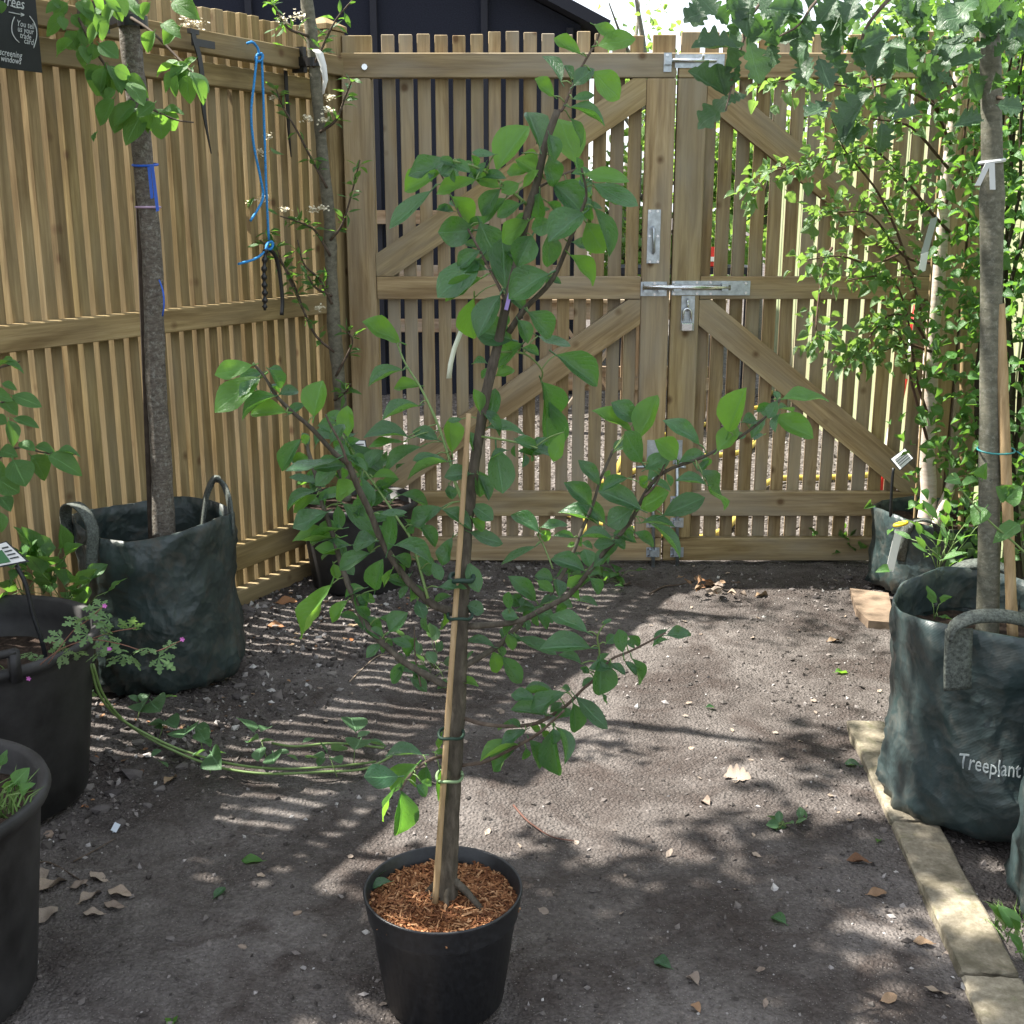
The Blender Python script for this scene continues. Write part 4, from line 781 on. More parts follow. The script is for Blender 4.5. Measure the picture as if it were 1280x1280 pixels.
_, P = trunkobj([(205, 672, 14.5), (203, 620, 12.6), (202, 576, 12.2), (197, 505, 11.8), (194, 450, 11.8), (190, 317, 11.4), (181, 225, 11.4), (172, 130, 11.4), (164, 60, 11.4), (159, 0, 11.4), (152, -90, 11), (150, -220, 8), (152, -380, 4)], 3.43, tl, B_LICH)
for pts in ([(150, -60, 3), (128, -40, 2.4), (100, 10, 2), (105, 36, 1.8), (131, 81, 1.6), (150, 105, 1.5), (172, 124, 1.4), (195, 139, 1.3), (221, 150, 1), (242, 153, .8)], [(160, 20, 2), (190, 40, 1.6), (225, 75, 1.3), (245, 95, 1)], [(150, -60, 3), (130, -40, 2), (60, -20, 1.5), (10, -10, 1)]):
    trunkobj([(a, b, w, -.16*min(1, i/3)) for i, (a, b, w) in enumerate(pts)], 3.40, tl, B_TWIG, 'branch', 7)
HL = [(430,90,290,240,90),(400,110,430,200,60),(560,60,600,170,90),(640,90,690,270,80),(540,300,590,430,70),(620,290,630,400,80),(660,290,790,390,110),(700,440,640,640,150),(660,440,575,530,90),(800,520,990,640,100),(770,600,690,660,70),(850,560,920,640,60),(760,660,650,840,110),(850,690,760,890,120),(900,680,830,740,60),(960,740,820,960,140),(880,760,720,820,70),(1000,750,960,870,90),(1060,760,1090,940,120),(1100,760,1190,870,100),(1080,740,1230,750,30),(650,880,620,940,25),(1200,440,1020,440,25),(1200,480,1070,590,60),(1250,500,1250,700,120),(1180,500,1170,650,50),(1290,520,1380,680,80),(1270,480,1400,600,60),(400,0,300,80,60),(620,0,700,60,60),(700,0,810,80,60),(340,10,430,40,50),(0,0,20,90,50),(450,20,360,110,80),(520,10,620,110,90),(480,100,560,190,80),(760,20,680,150,70),(900,30,960,110,60),(1000,20,940,100,60),(570,310,540,440,70)]
for (bx, by, tx, ty, w) in HL:
    f_ = .1875; y_ = 3.22+random.uniform(-.06, .06); B = at(bx*f_, by*f_, y_); T = at(tx*f_, ty*f_, y_+random.uniform(-.03, .03)); obj('leaf', random.choice(V_HO), tl, leafM(B, T, w*f_*pxs(B), 'toothed'))
for j in range(34):
    px, py = random.choice(((125, 20), (110, 45), (140, 90), (165, 120), (205, 20), (150, 8), (190, 130), (230, 85))); px += random.gauss(0, 13); py += random.gauss(0, 11); a_ = random.uniform(.3, 2.8); Lp = random.uniform(22, 34); y_ = 3.2+random.uniform(-.05, .12); B = at(px, py, y_); T = at(px+math.cos(a_)*Lp, py+math.sin(a_)*Lp, y_+random.uniform(-.05, .04)); obj('leaf', random.choice(V_HO), tl, leafM(B, T, Lp*random.uniform(.35, .65)*pxs(B), 'toothed'))
crown(tl, (-1.2, 3.15, 3.9), (.8, .6, .7), 520, V_HO[0], .085, 91)
stake = thing('wooden_stake', at(187, 668, 3.47), 'thin dark stake standing against the lichened trunk in the left bag', 'stake')
plank('shaft', stake, at(190, 700, 3.46), at(169, 150, 3.48), .014, .016, (1, 0, 0), plain('stake_wood', (.055, .042, .032), .85, .2, 0, 30, .4))
# things tied round that trunk
m = MB(); c_ = at(181.5, 206, 3.43); rr = .0335
m.tube([c_+Vector((rr*math.cos(a), rr*math.sin(a), .004*math.sin(a))) for a in [6.283*i/16 for i in range(17)]], .0035, 6)
for (x0, y0, x1, y1) in ((186, 208, 190, 248), (190, 206, 197, 264)): 
    A, B = at(x0, y0, 3.39), at(x1, y1, 3.385); s_ = Vector((.0042, .0, .001)); m.add([A-s_, A+s_, B+s_, B-s_]+[q+Vector((0, .002, 0)) for q in (A-s_, A+s_, B+s_, B-s_)], [(0, 1, 2, 3), (7, 6, 5, 4), (0, 4, 5, 1), (1, 5, 6, 2), (2, 6, 7, 3), (3, 7, 4, 0)])
o = m.build('tape', BTAPE, None, False); tag(o, 'blue tape knotted round the lichened trunk with two hanging ends', 'tape')
m = MB(); c_ = at(185, 259, 3.43); m.tube([c_+Vector((.033*math.cos(a), .033*math.sin(a), 0)) for a in [6.283*i/16 for i in range(17)]], .0035, 6); tag(m.build('twine', plain('lilac_twine', (.42, .30, .42), .7)), 'faded lilac string round the lichened trunk below the blue tape', 'string')
m = MB(); m.tube(catmull([at(199, 350, 3.40), at(204, 365, 3.39), at(205, 382, 3.39), at(203, 395, 3.40)], 3), .0025, 6); tag(m.build('cord', BTAPE), 'short blue cord end on the right side of the lichened trunk', 'cord')

# ------------------------------------------------------------------ blossoming tree by the corner
random.seed(43)
tm = thing('blossoming_tree', T3+Vector((0, 0, .28)), 'thin-trunked tree with cream blossom clusters strapped to the fence corner', 'tree')
trunkobj([(431, 625, 9), (430, 600, 8), (426, 511, 7.6), (422, 457, 8), (418, 413, 8.6), (415, 359, 7.2), (413, 308, 7.6), (411, 265, 6.8), (404, 205, 7.2), (400, 160, 6.6), (393, 84, 6.6), (389, 37, 7), (383, 0, 7), (376, -60, 6), (372, -150, 3)], 4.38, tm, B_SMALL, wob=.07)
TW = [[(391, 84), (405, 55), (420, 25), (445, -5)], [(418, 440), (395, 420), (378, 385), (360, 345), (345, 310), (335, 290)], [(415, 380), (400, 350), (380, 330), (372, 300)], [(409, 235), (390, 200), (372, 165), (352, 130), (345, 110)], [(413, 320), (395, 290), (380, 280), (350, 270)], [(400, 165), (420, 150), (432, 120), (440, 100)], [(385, 45), (360, 35), (345, 12), (335, 0)], [(413, 300), (428, 280), (440, 240), (450, 200)], [(378, 385), (365, 350), (345, 320), (325, 300)], [(415, 370), (395, 360), (385, 345)], [(420, 470), (440, 430), (435, 415)], [(418, 500), (432, 490), (438, 480)]]
TSEG = []
for tw in TW:
    q = [(a, b, lerp(1.9, .8, i/(len(tw)-1)), -.07*i/(len(tw)-1)) for i, (a, b) in enumerate(tw)]; _, PP = trunkobj(q, 4.36, tm, B_TWIG, 'branch', 6); TSEG += [(PP[i], (PP[min(i+1, len(PP)-1)]-PP[max(0, i-1)])) for i in range(3, len(PP))]
for i in range(270):
    p, d = random.choice(TSEG); dd = (d.normalized()*.5+Vector((random.gauss(0, 1), random.gauss(0, .8), random.gauss(.1, .6)))).normalized(); p2 = p+dd*.008
    obj('leaf', random.choice(V_LA), tm, rleafM(p2, dd, random.uniform(.028, .055), 1))
def blossom(p, r, nf=46):
    m = MB()
    for _ in range(nf):
        q = p+Vector((random.gauss(0, r*.5), random.gauss(0, r*.4), random.gauss(0, r*.3)))
        s_ = random.uniform(.004, .0065); nrm = Vector((random.gauss(0, .6), random.gauss(-.4, .5), 1)).normalized(); a1 = nrm.orthogonal().normalized(); a2 = nrm.cross(a1)
        m.add([q+(a1*math.cos(a)+a2*math.sin(a))*s_*(1 if k_ % 2 else .55)+nrm*(.0015 if k_ % 2 else 0) for k_, a in enumerate([6.283*k_/10 for k_ in range(10)])], [tuple(range(10))])
    return m
for (px, py, r) in [(352, 24, 16), (374, 20, 16), (343, 122, 13), (385, 148, 12), (410, 138, 14), (405, 150, 12), (335, 171, 12), (326, 190, 12), (354, 262, 12), (310, 254, 20), (330, 248, 14), (392, 262, 11), (404, 260, 10), (412, 122, 12), (400, 385, 11), (235, 22, 22), (246, 30, 18), (225, 35, 14)]:
    p = at(px, py, 4.32 if px > 260 else 4.0); blossom(p, r*pxs(p)*.5).build('blossom_cluster', CREAM, tm)
random.seed(44)
for i in range(16):
    px, py = random.choice([(345, 35), (372, 35), (232, 15), (250, 10), (335, 180), (310, 260)]); p = at(px+random.gauss(0, 14), py+random.gauss(0, 8), 4.3); obj('leaf', random.choice(V_LA), tm, rleafM(p, Vector((random.gauss(0, 1), random.gauss(0, .6), random.gauss(0, .5))), random.uniform(.04, .06), .8))
crown(tm, (-.75, 4.45, 2.95), (.45, .4, .4), 300, V_LA[0], .055, 92)
# straps on the tie rail
def strapthing(label, parts):
    t = thing('rubber_strap', parts[0][1][0], label, 'strap')
    for nm, pts, w, th in parts:
        m = MB(); n = len(pts)
        for i, p in enumerate(pts):
            tg_ = (pts[min(i+1, n-1)]-pts[max(i-1, 0)]).normalized(); nr = FN; sd_ = tg_.cross(nr).normalized(); nr = sd_.cross(tg_); ww_ = w[i] if isinstance(w, list) else w
            m.v += [tuple(p+sd_*ww_/2+nr*th/2), tuple(p-sd_*ww_/2+nr*th/2), tuple(p-sd_*ww_/2-nr*th/2), tuple(p+sd_*ww_/2-nr*th/2)]
        for i in range(n-1):
            for k_ in range(4): m.f.append((i*4+k_, i*4+(k_+1) % 4, i*4+4+(k_+1) % 4, i*4+4+k_))
        m.f += [(3, 2, 1, 0), tuple((n-1)*4+k_ for k_ in range(4))]; fixn(m.build(nm, RUB, t, False).data)
    return t
def F(lst, off): return [fen(x, y, off) for x, y in lst]
strapthing('black rubber strap buckled on the rail with a long tapering tail', [('tail', catmull(F([(241, 38), (243, 50), (249, 70), (253, 100), (254, 130), (258, 160), (264, 192)], .145), 3), [.019]*12+[.018, .015, .012, .009, .006, .003, .002], .004), ('wrap', F([(240, 52), (268, 57)], .136), .022, .006), ('buckle', F([(236, 38), (247, 41)], .14), .014, .014)])
strapthing('black rubber strap tail hanging left of the blossoming trunk', [('tail', catmull(F([(357, 88), (358, 110), (360, 140), (361, 165), (364, 196)], .06), 3), [.017]*8+[.014, .011, .008, .005, .002], .004)])
def wrapstrap(label, c, r, rail):
    t = thing('rubber_strap', c, label, 'strap'); m = MB(); ring = [c+Vector((r*math.cos(a), r*math.sin(a), 0)) for a in [6.283*i/20 for i in range(21)]]
    for i, p in enumerate(ring): o_ = (p-c).normalized()*.004; m.v += [tuple(p+Vector((0, 0, .014))), tuple(p+o_+Vector((0, 0, .014))), tuple(p+o_-Vector((0, 0, .014))), tuple(p-Vector((0, 0, .014)))]
    for i in range(20):
        for k_ in range(4): m.f.append((i*4+k_, i*4+(k_+1) % 4, i*4+4+(k_+1) % 4, i*4+4+k_))
    m.build('trunk_loop', RUB, t, False); m = MB(); d = (rail-c); m.box((c+rail)/2, (d.length, .03, .03), frame(Vector((0, 0, 1)), d)); m.build('spacer', RUB, t, False)
    m = MB(); m.box(rail, (.02, .05, .085), frame(Vector((0, 0, 1)), FD)); m.build('rail_loop', RUB, t, False); return t
wrapstrap('black rubber strap holding the lichened trunk to the fence rail', at(166, 27, 3.43), .036, fen(125, 22, .105))
wrapstrap('black rubber strap holding the blossoming trunk to the rail end', at(393, 78, 4.38), .026, fen(374, 75, .09))
m = MB(); pts = [at(394, 62, 4.33), at(399, 66, 4.325), at(404, 82, 4.32), at(407, 100, 4.32), at(404, 118, 4.32)]
for i, p in enumerate(pts): w_ = (.012, .014, .012, .009, .003)[i]; m.v += [tuple(p+Vector((-w_, 0, 0))), tuple(p+Vector((w_, -.003, 0)))]
m.f += [(2*i, 2*i+1, 2*i+3, 2*i+2) for i in range(4)]; o = m.build('white_tag', WHITE); sf = o.modifiers.new('s', 'SOLIDIFY'); sf.thickness = .0015; tag(o, 'curled white tag wrapped round the top of the blossoming trunk', 'tag')
# blue rope with rubber ties
rope = thing('blue_rope', fen(322, 60, .14), 'blue rope loop hanging from the fence rail', 'rope')
for pts in ([(309, 54), (316, 53), (322, 60), (324, 70)], [(321, 72), (318, 100), (314, 140), (317, 180), (325, 220), (329, 245), (322, 262), (313, 276)], [(327, 72), (329, 120), (331, 180), (333, 240), (336, 300)], [(336, 302), (330, 315), (318, 324), (298, 330)]):
    m = MB(); m.tube(catmull(F(pts, .14), 6), .0042, 7, wob=.12); m.build('strand', BLUE, rope)
for c2 in ((324, 72), (337, 307)):
    m = MB(); c_ = fen(*c2, .14)
    for a in range(3): m.tube([c_+Vector((.011*math.cos(t+a), .008*math.sin(t*1.0+a*2), .013*math.sin(t+a*1.3))) for t in [6.283*i/10 for i in range(11)]], .0045, 6)
    m.build('knot', BLUE, rope)
P = F([(332, 312), (330, 340), (331, 365), (331, 388)], .14); P = catmull(P, 10); m = MB(); m.tube(P, [.0055+.005*(1 if (i % 4) in (0, 1) else 0) if i < len(P)-2 else .005 for i in range(len(P))], 8); tag(m.build('beaded_tie', RUB), 'black notched rubber tie hanging from the blue rope', 'tie')
m = MB(); m.tube(catmull(F([(338, 312), (345, 322), (350, 345), (353, 375), (352, 394)], .14), 5), .0075, 8); tag(m.build('smooth_tie', RUB), 'smooth black rubber tie hanging right of the notched one', 'tie')

# ------------------------------------------------------------------ chalkboard
cb = thing('chalkboard', fen(20, 90, .14), 'small black chalkboard sign with white handwriting at top left of the fence', 'sign')
MX = Matrix((FD, Vector((0, 0, 1)), FN)).transposed(); o0 = fen(52, 91, .138)     # bottom right corner
m = MB(); m.box(o0+FD*-.15+Vector((0, 0, .22)), (.30, .44, .006), MX); m.build('board', CHALK, cb, False)
def chalk(body, u, v_, size, rot=0, sh=.25):
    me = textmesh(body, size, sh); M = Matrix.Translation(o0+FD*u+Vector((0, 0, v_))+FN*.0045) @ MX.to_4x4() @ Matrix.Rotation(rot, 4, 'Z') @ Matrix.Diagonal((.8, 1, 1, 1)); me.materials.append(CHW); obj('chalk_writing', me, cb, M)
def uvp(px, py): q = fen(px, py, .143)-o0; return q.dot(FD), q.z
for body, px, py, sz in (('trees', 4, 6, .04), ('You tell', 21, 32, .022), ('us your', 22, 39, .021), ('trade', 25, 47, .021), ('card', 30, 54, .022), ('for screening', -12, 66, .023), ('windows', 1, 76, .022)):
    u, v_ = uvp(px, py); chalk(body, u, v_, sz, -.04)
for pts in ([(18, 21), (15, 30), (15, 40), (19, 48), (24, 53)], [(37, 20), (43, 29), (46, 40), (45, 50), (42, 60)], [(11, 15), (20, 17), (29, 18.5)], [(26, 16.5), (30, 18.6), (26, 20)], [(13, 7), (20, 9.5), (28, 9.5)]):
    m = MB(); m.tube(catmull([fen(x, y, .1425) for x, y in pts], 4), .0013, 5); m.build('chalk_line', CHW, cb)

# ------------------------------------------------------------------ right: near oak in printed bag
random.seed(47)
ok = thing('oak_tree', BR_C+Vector((0, 0, .4)), 'young oak with grey trunk and lobed leaves in the printed bag on the right', 'tree')
trunkobj([(1233, 800, 13.5), (1235, 760, 12.8), (1237, 600, 12.2), (1239, 400, 11.8), (1240, 245, 13.6), (1240, 200, 11.4), (1238, 60, 10.8), (1237, 20, 10.6), (1236, -60, 11), (1232, -160, 8), (1228, -300, 3)], 2.69, ok, B_GREY, wob=.02)
for pts, y1 in (([(1236, -60), (1120, -70), (1020, -40), (950, 5), (926, 60), (916, 103), (907, 138)], -.25), ([(1236, -30), (1150, -30), (1080, 40), (1090, 100), (1100, 150)], -.2), ([(1236, -40), (1120, -40), (1030, -5), (1000, 30), (975, 45)], -.3), ([(1238, 10), (1205, 15), (1180, 25)], -.2), ([(1238, 120), (1260, 125), (1275, 133)], -.1)):
    trunkobj([(a, b, lerp(3, .9, i/(len(pts)-1)), y1*i/(len(pts)-1)) for i, (a, b) in enumerate(pts)], 2.69, ok, B_TWIG, 'branch', 7)
OK1 = [(300,0,90,170,130),(560,0,520,230,130),(480,350,140,340,110),(420,240,430,540,120),(560,300,640,610,150),(620,270,800,330,90),(730,320,720,500,130),(390,690,120,510,130),(390,700,330,460,110),(430,700,190,940,150),(400,740,540,680,70),(490,470,450,600,50),(640,0,760,120,110),(700,60,960,60,150),(1000,100,930,500,120),(930,260,780,290,80),(1280,200,1090,350,150),(1150,0,1280,250,160),(1200,0,1050,150,120),(900,0,820,170,120),(1050,150,960,290,110),(480,0,400,60,100),(200,-20,320,110,110)]
OK2 = [(60,130,30,340,130),(170,250,100,350,80),(270,330,540,480,80),(380,300,490,320,60),(270,440,350,500,100),(270,600,30,760,120),(270,620,20,900,120),(300,620,300,780,90),(480,590,380,780,100),(400,800,600,760,80),(330,820,340,1020,110),(240,860,40,920,110),(980,0,700,160,110),(1080,20,950,120,150),(1080,100,870,260,80),(1150,150,1250,240,100),(1100,700,1270,720,110),(1000,800,850,800,80),(40,30,-60,120,120),(160,-10,80,120,110),(460,-10,500,120,90),(600,0,460,100,90),(880,-10,960,120,140),(1000,-20,1090,110,140),(760,40,700,200,80),(1120,20,1220,130,110)]
for lst, ox, f_ in ((OK1, 840, .171875), (OK2, 1040, .1875)):
    for (bx, by, tx, ty, w) in lst:
        y_ = 2.44+random.uniform(-.05, .08); B = at(ox+bx*f_, by*f_, y_); T = at(ox+tx*f_, ty*f_, y_+random.uniform(-.04, .03)); obj('leaf', random.choice(V_OAK), ok, leafM(B, T, w*f_*pxs(B)*.9, 'oak'))
for j in range(95):
    px = 860+420*random.random()**.75; py = random.uniform(-20, 60 if px < 1000 else 150)*random.random()**.6; y_ = 2.50+random.uniform(-.08, .22); a_ = random.uniform(.2, 2.9); Lp = random.uniform(26, 42); B = at(px, py, y_); T = at(px+math.cos(a_)*Lp, py+math.sin(a_)*Lp, y_+random.uniform(-.04, .04)); obj('leaf', random.choice(V_OAK), ok, leafM(B, T, Lp*random.uniform(.3, .6)*pxs(B), 'oak'))
crown(ok, (1.15, 2.75, 2.75), (.65, .65, .45), 700, V_OAK[0], .10, 93)
cane2 = thing('bamboo_cane', at(1266, 790, 2.66), 'thick bamboo cane beside the grey oak trunk', 'cane'); A, B = at(1266, 800, 2.64), at(1249, 380, 2.68); n = 30
m = MB(); m.tube([lerp(A, B, i/n) for i in range(n+1)], [.0125*(1.1 if i % 7 == 3 else 1) for i in range(n+1)], 10); m.build('cane_shaft', CANE, cane2)
m = MB(); c_ = at(1245, 562, 2.68); m.tube([c_+Vector((.042*math.cos(a), .034*math.sin(a), .004*math.sin(a))) for a in [6.283*i/18 for i in range(19)]], .0022, 6); m.tube([c_+Vector((.04, -.02, 0)), c_+Vector((.055, -.03, -.012))], .002, 5); tag(m.build('wire_tie', plain('teal_wire', (.03, .2, .2), .4)), 'thin teal wire tying the cane to the oak trunk', 'wire')
m = MB(); c_ = at(1240, 202, 2.69); m.tube([c_+Vector((.0245*math.cos(a), .0245*math.sin(a), .003*math.cos(a))) for a in [6.283*i/16 for i in range(17)]], .0045, 6)
for (x0, y0, x1, y1, w_) in ((1236, 203, 1222, 232, .006), (1240, 203, 1241, 237, .006)):
    A, B = at(x0, y0, 2.655), at(x1, y1, 2.65); s_ = Vector((w_, 0, 0)); m.add([A-s_, A+s_, B+s_, B-s_]+[q+Vector((0, .0015, 0)) for q in (A-s_, A+s_, B+s_, B-s_)], [(0, 1, 2, 3), (7, 6, 5, 4), (0, 4, 5, 1), (1, 5, 6, 2), (2, 6, 7, 3), (3, 7, 4, 0)])
tag(m.build('white_tape', plain('dull_white_tape', (.5, .52, .52), .5), None, False), 'white tape tied round the upper oak trunk', 'tape')

# ------------------------------------------------------------------ birch by the gate
random.seed(53)
bi = thing('birch_tree', BB_C+Vector((0, 0, .24)), 'pale-barked birch with small bright leaves by the right end of the gate', 'tree')
trunkobj([(1157, 672, 13), (1158, 650, 10.5), (1161, 610, 9), (1158, 560, 9), (1160, 520, 9.5), (1165, 430, 8.5), (1169, 380, 8), (1175, 320, 8), (1181, 250, 7), (1188, 180, 6.5), (1197, 100, 5.5), (1204, 0, 4.5), (1208, -100, 2)], 4.30, bi, B_BIRCH)
trunkobj([(1166, 668, 7), (1176, 640, 6.5), (1186, 615, 6), (1190, 600, 5)], 4.27, bi, B_BIRCH, 'side_stem')
BT = [([(1187, 290), (1165, 267), (1140, 235), (1111, 202), (1085, 185), (1050, 195), (1010, 205), (965, 215), (935, 250)], -.35), ([(1156, 405), (1128, 309), (1100, 245), (1070, 205), (1055, 186), (1040, 150)], -.3), ([(1160, 430), (1140, 400), (1110, 395), (1080, 430), (1060, 450)], -.25), ([(1175, 330), (1130, 320), (1090, 270), (1050, 265), (1030, 265)], -.3), ([(1130, 315), (1090, 330), (1050, 320), (1010, 325)], -.3), ([(1165, 440), (1130, 430), (1100, 440), (1065, 445)], -.2), ([(1188, 180), (1160, 110), (1150, 60), (1130, 20), (1110, -10)], -.25), ([(1190, 150), (1165, 130), (1120, 105), (1080, 110), (1000, 100), (960, 105)], -.3), ([(1160, 520), (1145, 470), (1135, 400), (1120, 355), (1100, 345), (1060, 350)], -.2), ([(1180, 260), (1200, 210), (1210, 130), (1225, 60)], -.1), ([(1162, 560), (1140, 480), (1125, 420), (1100, 410)], -.1), ([(1185, 210), (1140, 160), (1100, 150), (1060, 145)], -.3), ([(1195, 110), (1165, 60), (1120, 60), (1080, 75)], -.25), ([(1040, 310), (1030, 330), (1020, 410), (1030, 420)], -.2)]
BSEG = []
for pts, dy in BT:
    q = [(a, b, lerp(1.9, .6, i/(len(pts)-1)), dy*i/(len(pts)-1)) for i, (a, b) in enumerate(pts)]; _, PP = trunkobj(q, 4.28, bi, plain('birch_twig', (.085, .045, .032), .6), 'branch', 6)
    BSEG += [(PP[i], PP[min(i+1, len(PP)-1)]-PP[max(i-1, 0)]) for i in range(5, len(PP))]
nb = 0; rest = []
for i in range(1000):
    p, d = random.choice(BSEG); dd = (d.normalized()*.5+Vector((random.gauss(0, .8), random.gauss(0, .7), random.gauss(-.15, .5)))).normalized(); p2 = p+dd*random.uniform(.005, .09); M = rleafM(p2, dd, random.uniform(.024, .050), .7)
    if nb < 300: obj('leaf', random.choice(V_BI), bi, M); nb += 1
    else: rest.append(M)
bakeleaves('leaf_mass', rest, V_BI[1], bi)
for (x0, y0, x1, y1, r, lbl) in ((1140, 660, 1176, 170, .0045, 'thinnest cane, left of the birch stem'), (1200, 690, 1206, 320, .011, 'long cane standing right of the birch stem')):
    t = thing('bamboo_cane', at(x0, y0, 4.22), lbl, 'cane'); A, B = at(x0, y0+30, 4.22), at(x1, y1, 4.26); m = MB(); m.tube([lerp(A, B, i/24) for i in range(25)], [r*(1.12 if i % 6 == 3 else 1) for i in range(25)], 8); m.build('cane_shaft', CANE, t)
t = thing('bark_tag', at(1160, 285, 4.1), 'grey label strip hanging from a birch twig near the gate', 'tag'); A, B = at(1168, 272, 4.08), at(1155, 318, 4.06); s_ = Vector((.012, 0, .004)); m = MB(); m.add([A-s_, A+s_, B+s_, B-s_]+[q+Vector((0, .0015, 0)) for q in (A-s_, A+s_, B+s_, B-s_)], [(0, 1, 2, 3), (7, 6, 5, 4), (0, 4, 5, 1), (1, 5, 6, 2), (2, 6, 7, 3), (3, 7, 4, 0)]); fixn(m.build('strip', plain('grey_tag', (.34, .36, .35), .6), t, False).data)
m = MB(); A2, B2 = at(1156, 316, 4.055), at(1152, 340, 4.05); m.add([A2-s_, A2+s_, B2+s_, B2-s_], [(0, 1, 2, 3)]); o = m.build('white_end', WHITE, t, False); o.modifiers.new('s', 'SOLIDIFY').thickness = .0015
# leafy shrub climbing behind, along the mossy fence
random.seed(59)
sh = thing('leafy_shrub', (1.80, 3.78, 0), 'tall leafy green shrub filling the corner behind the oak trunk', 'shrub')
stems = []
for i in range(11):
    x = 1.80+random.uniform(-.12, .10); y = 3.75+random.uniform(-.3, .35); P = [Vector((x, y, .0))]
    for k_ in range(8): P.append(P[-1]+Vector((random.gauss(-.012, .03), random.gauss(0, .035), .29)))
    m = MB(); n = len(catmull(P, 3)); m.tube(catmull(P, 3), [lerp(.011, .003, i_/(n-1)) for i_ in range(n)], 7, wob=.1); m.build('stem', plain('dark_stem', (.05, .04, .028), .85, .2) if i == 0 else bpy.data.materials['dark_stem'], sh); stems += catmull(P, 6)
nb = 0; rest = []
for i in range(4200):
    p = random.choice(stems)+Vector((random.gauss(-.03, .13), random.gauss(0, .15), random.gauss(0, .06)))
    if p.z < .22 or p.x > 2.0: continue
    if p.z > 1.0 or random.random() < .75:
        M = rleafM(p, Vector((random.gauss(-.3, 1), random.gauss(-.3, 1), random.gauss(-.1, .5))), random.uniform(.028, .055), .8)
        if nb < 300 and p.y < 3.8: obj('leaf', random.choice(V_SH), sh, M); nb += 1
        else: rest.append(M)
bakeleaves('leaf_mass', rest, V_SH[0], sh)

# ------------------------------------------------------------------ hornbeam in the left tub (trunk just out of frame)
random.seed(61)
hb = thing('hornbeam_tree', T1+Vector((0, 0, .3)), 'hornbeam with ribbed toothed leaves reaching in at the left edge above the big tub', 'tree')
m = MB(); P = catmull([T1+Vector((-.06, 0, .28)), T1+Vector((-.08, .02, 1)), T1+Vector((-.05, 0, 2)), T1+Vector((-.03, .03, 3.2))], 6); m.tube(P, [lerp(.026, .006, i/(len(P)-1)) for i in range(len(P))], 10, wob=.04); m.build('trunk', B_GREY, hb)
for pts in ([(-60, 640), (-20, 590), (20, 560), (55, 566), (95, 568)], [(-60, 560), (-20, 520), (10, 500), (40, 505)], [(-60, 520), (-20, 470), (15, 455), (25, 452)]): trunkobj([(a, b, lerp(2, .7, i/(len(pts)-1))) for i, (a, b) in enumerate(pts)], 2.58, hb, B_TWIG, 'branch', 6)
HB = [(60,80,-20,75,22),(20,90,115,110,25),(10,180,75,200,30),(55,235,190,275,55),(10,260,80,320,60),(60,340,180,385,45),(40,350,75,460,55),(90,450,160,490,50),(160,470,260,490,40),(265,490,370,490,28),(220,510,380,580,80),(140,510,235,620,90),(60,530,120,650,120),(0,490,70,500,60),(-10,620,90,680,100),(0,700,50,760,60),(0,770,20,860,40),(-40,230,40,240,50),(-60,560,30,600,90),(-30,330,30,360,50)]
for (bx, by, tx, ty, w) in HB:
    y_ = 2.56+random.uniform(-.03, .04); B = at(bx*.2734, 430+by*.2734, y_); T = at(tx*.2734, 430+ty*.2734, y_+random.uniform(-.03, .02)); obj('leaf', random.choice(V_HO), hb, leafM(B, T, w*.2734*pxs(B), 'toothed'))
crown(hb, (-1.4, 2.52, 2.75), (.7, .6, .6), 1850, V_HO[0], .08, 94)
crown(hb, (-1.25, 2.2, 3.4), (.75, .6, .5), 1100, V_HO[1], .08, 95)
def label_stake(label, corners, Y, stake_pts, pic):
    t = thing('plant_label', at(*stake_pts[-1], Y), label, 'plant label')
    P = [at(x, y, Y+dy) for (x, y), dy in zip(corners, (.0, 0, -.02, -.02))]; n_ = (P[1]-P[0]).cross(P[3]-P[0]).normalized()
    if n_.dot(C0-P[0]) < 0: n_ = -n_
    def quad(nm, u0, v0, u1, v1, h, mat):
        def bi_(u, v_): return lerp(lerp(P[0], P[1], u), lerp(P[3], P[2], u), v_)
        q = [bi_(u0, v0), bi_(u1, v0), bi_(u1, v1), bi_(u0, v1)]; m = MB(); m.add([x+n_*h for x in q]+[x+n_*(h-.0018) for x in q], [(0, 1, 2, 3), (7, 6, 5, 4), (0, 4, 5, 1), (1, 5, 6, 2), (2, 6, 7, 3), (3, 7, 4, 0)]); fixn(m.build(nm, mat, t, False).data)
    quad('holder', -.06, -.06, 1.06, 1.06, 0, BLK); quad('card', 0, 0, 1, 1, .003, WHITE)
    if pic: quad('picture', .06, .30, .52, .92, .006, INKG)
    for i in range(4): quad('print_line', .58 if pic else .12, .2+.18*i, .92, .26+.18*i, .006, INK)
    m = MB(); m.tube(catmull([at(x, y, Y) for x, y in stake_pts], 4), .0055, 8); m.build('stake', BLK, t)
label_stake('white plant label with green picture on a black stake in the big tub', [(-12, 684), (8, 678), (33, 701), (-2, 708)], 2.62, [(20, 706), (32, 730), (42, 770), (52, 800), (58, 825)], True)
label_stake('white label on a black stake in the birch bag', [(1114, 574), (1131, 561), (1141, 573), (1125, 587)], 4.20, [(1117, 585), (1115, 605), (1113, 645)], False)
label_stake('white label on a black stake in the corner pot behind the fruit tree', [(436, 551), (456, 551), (459, 570), (440, 573)], 4.36, [(452, 574), (456, 598), (460, 618)], False)
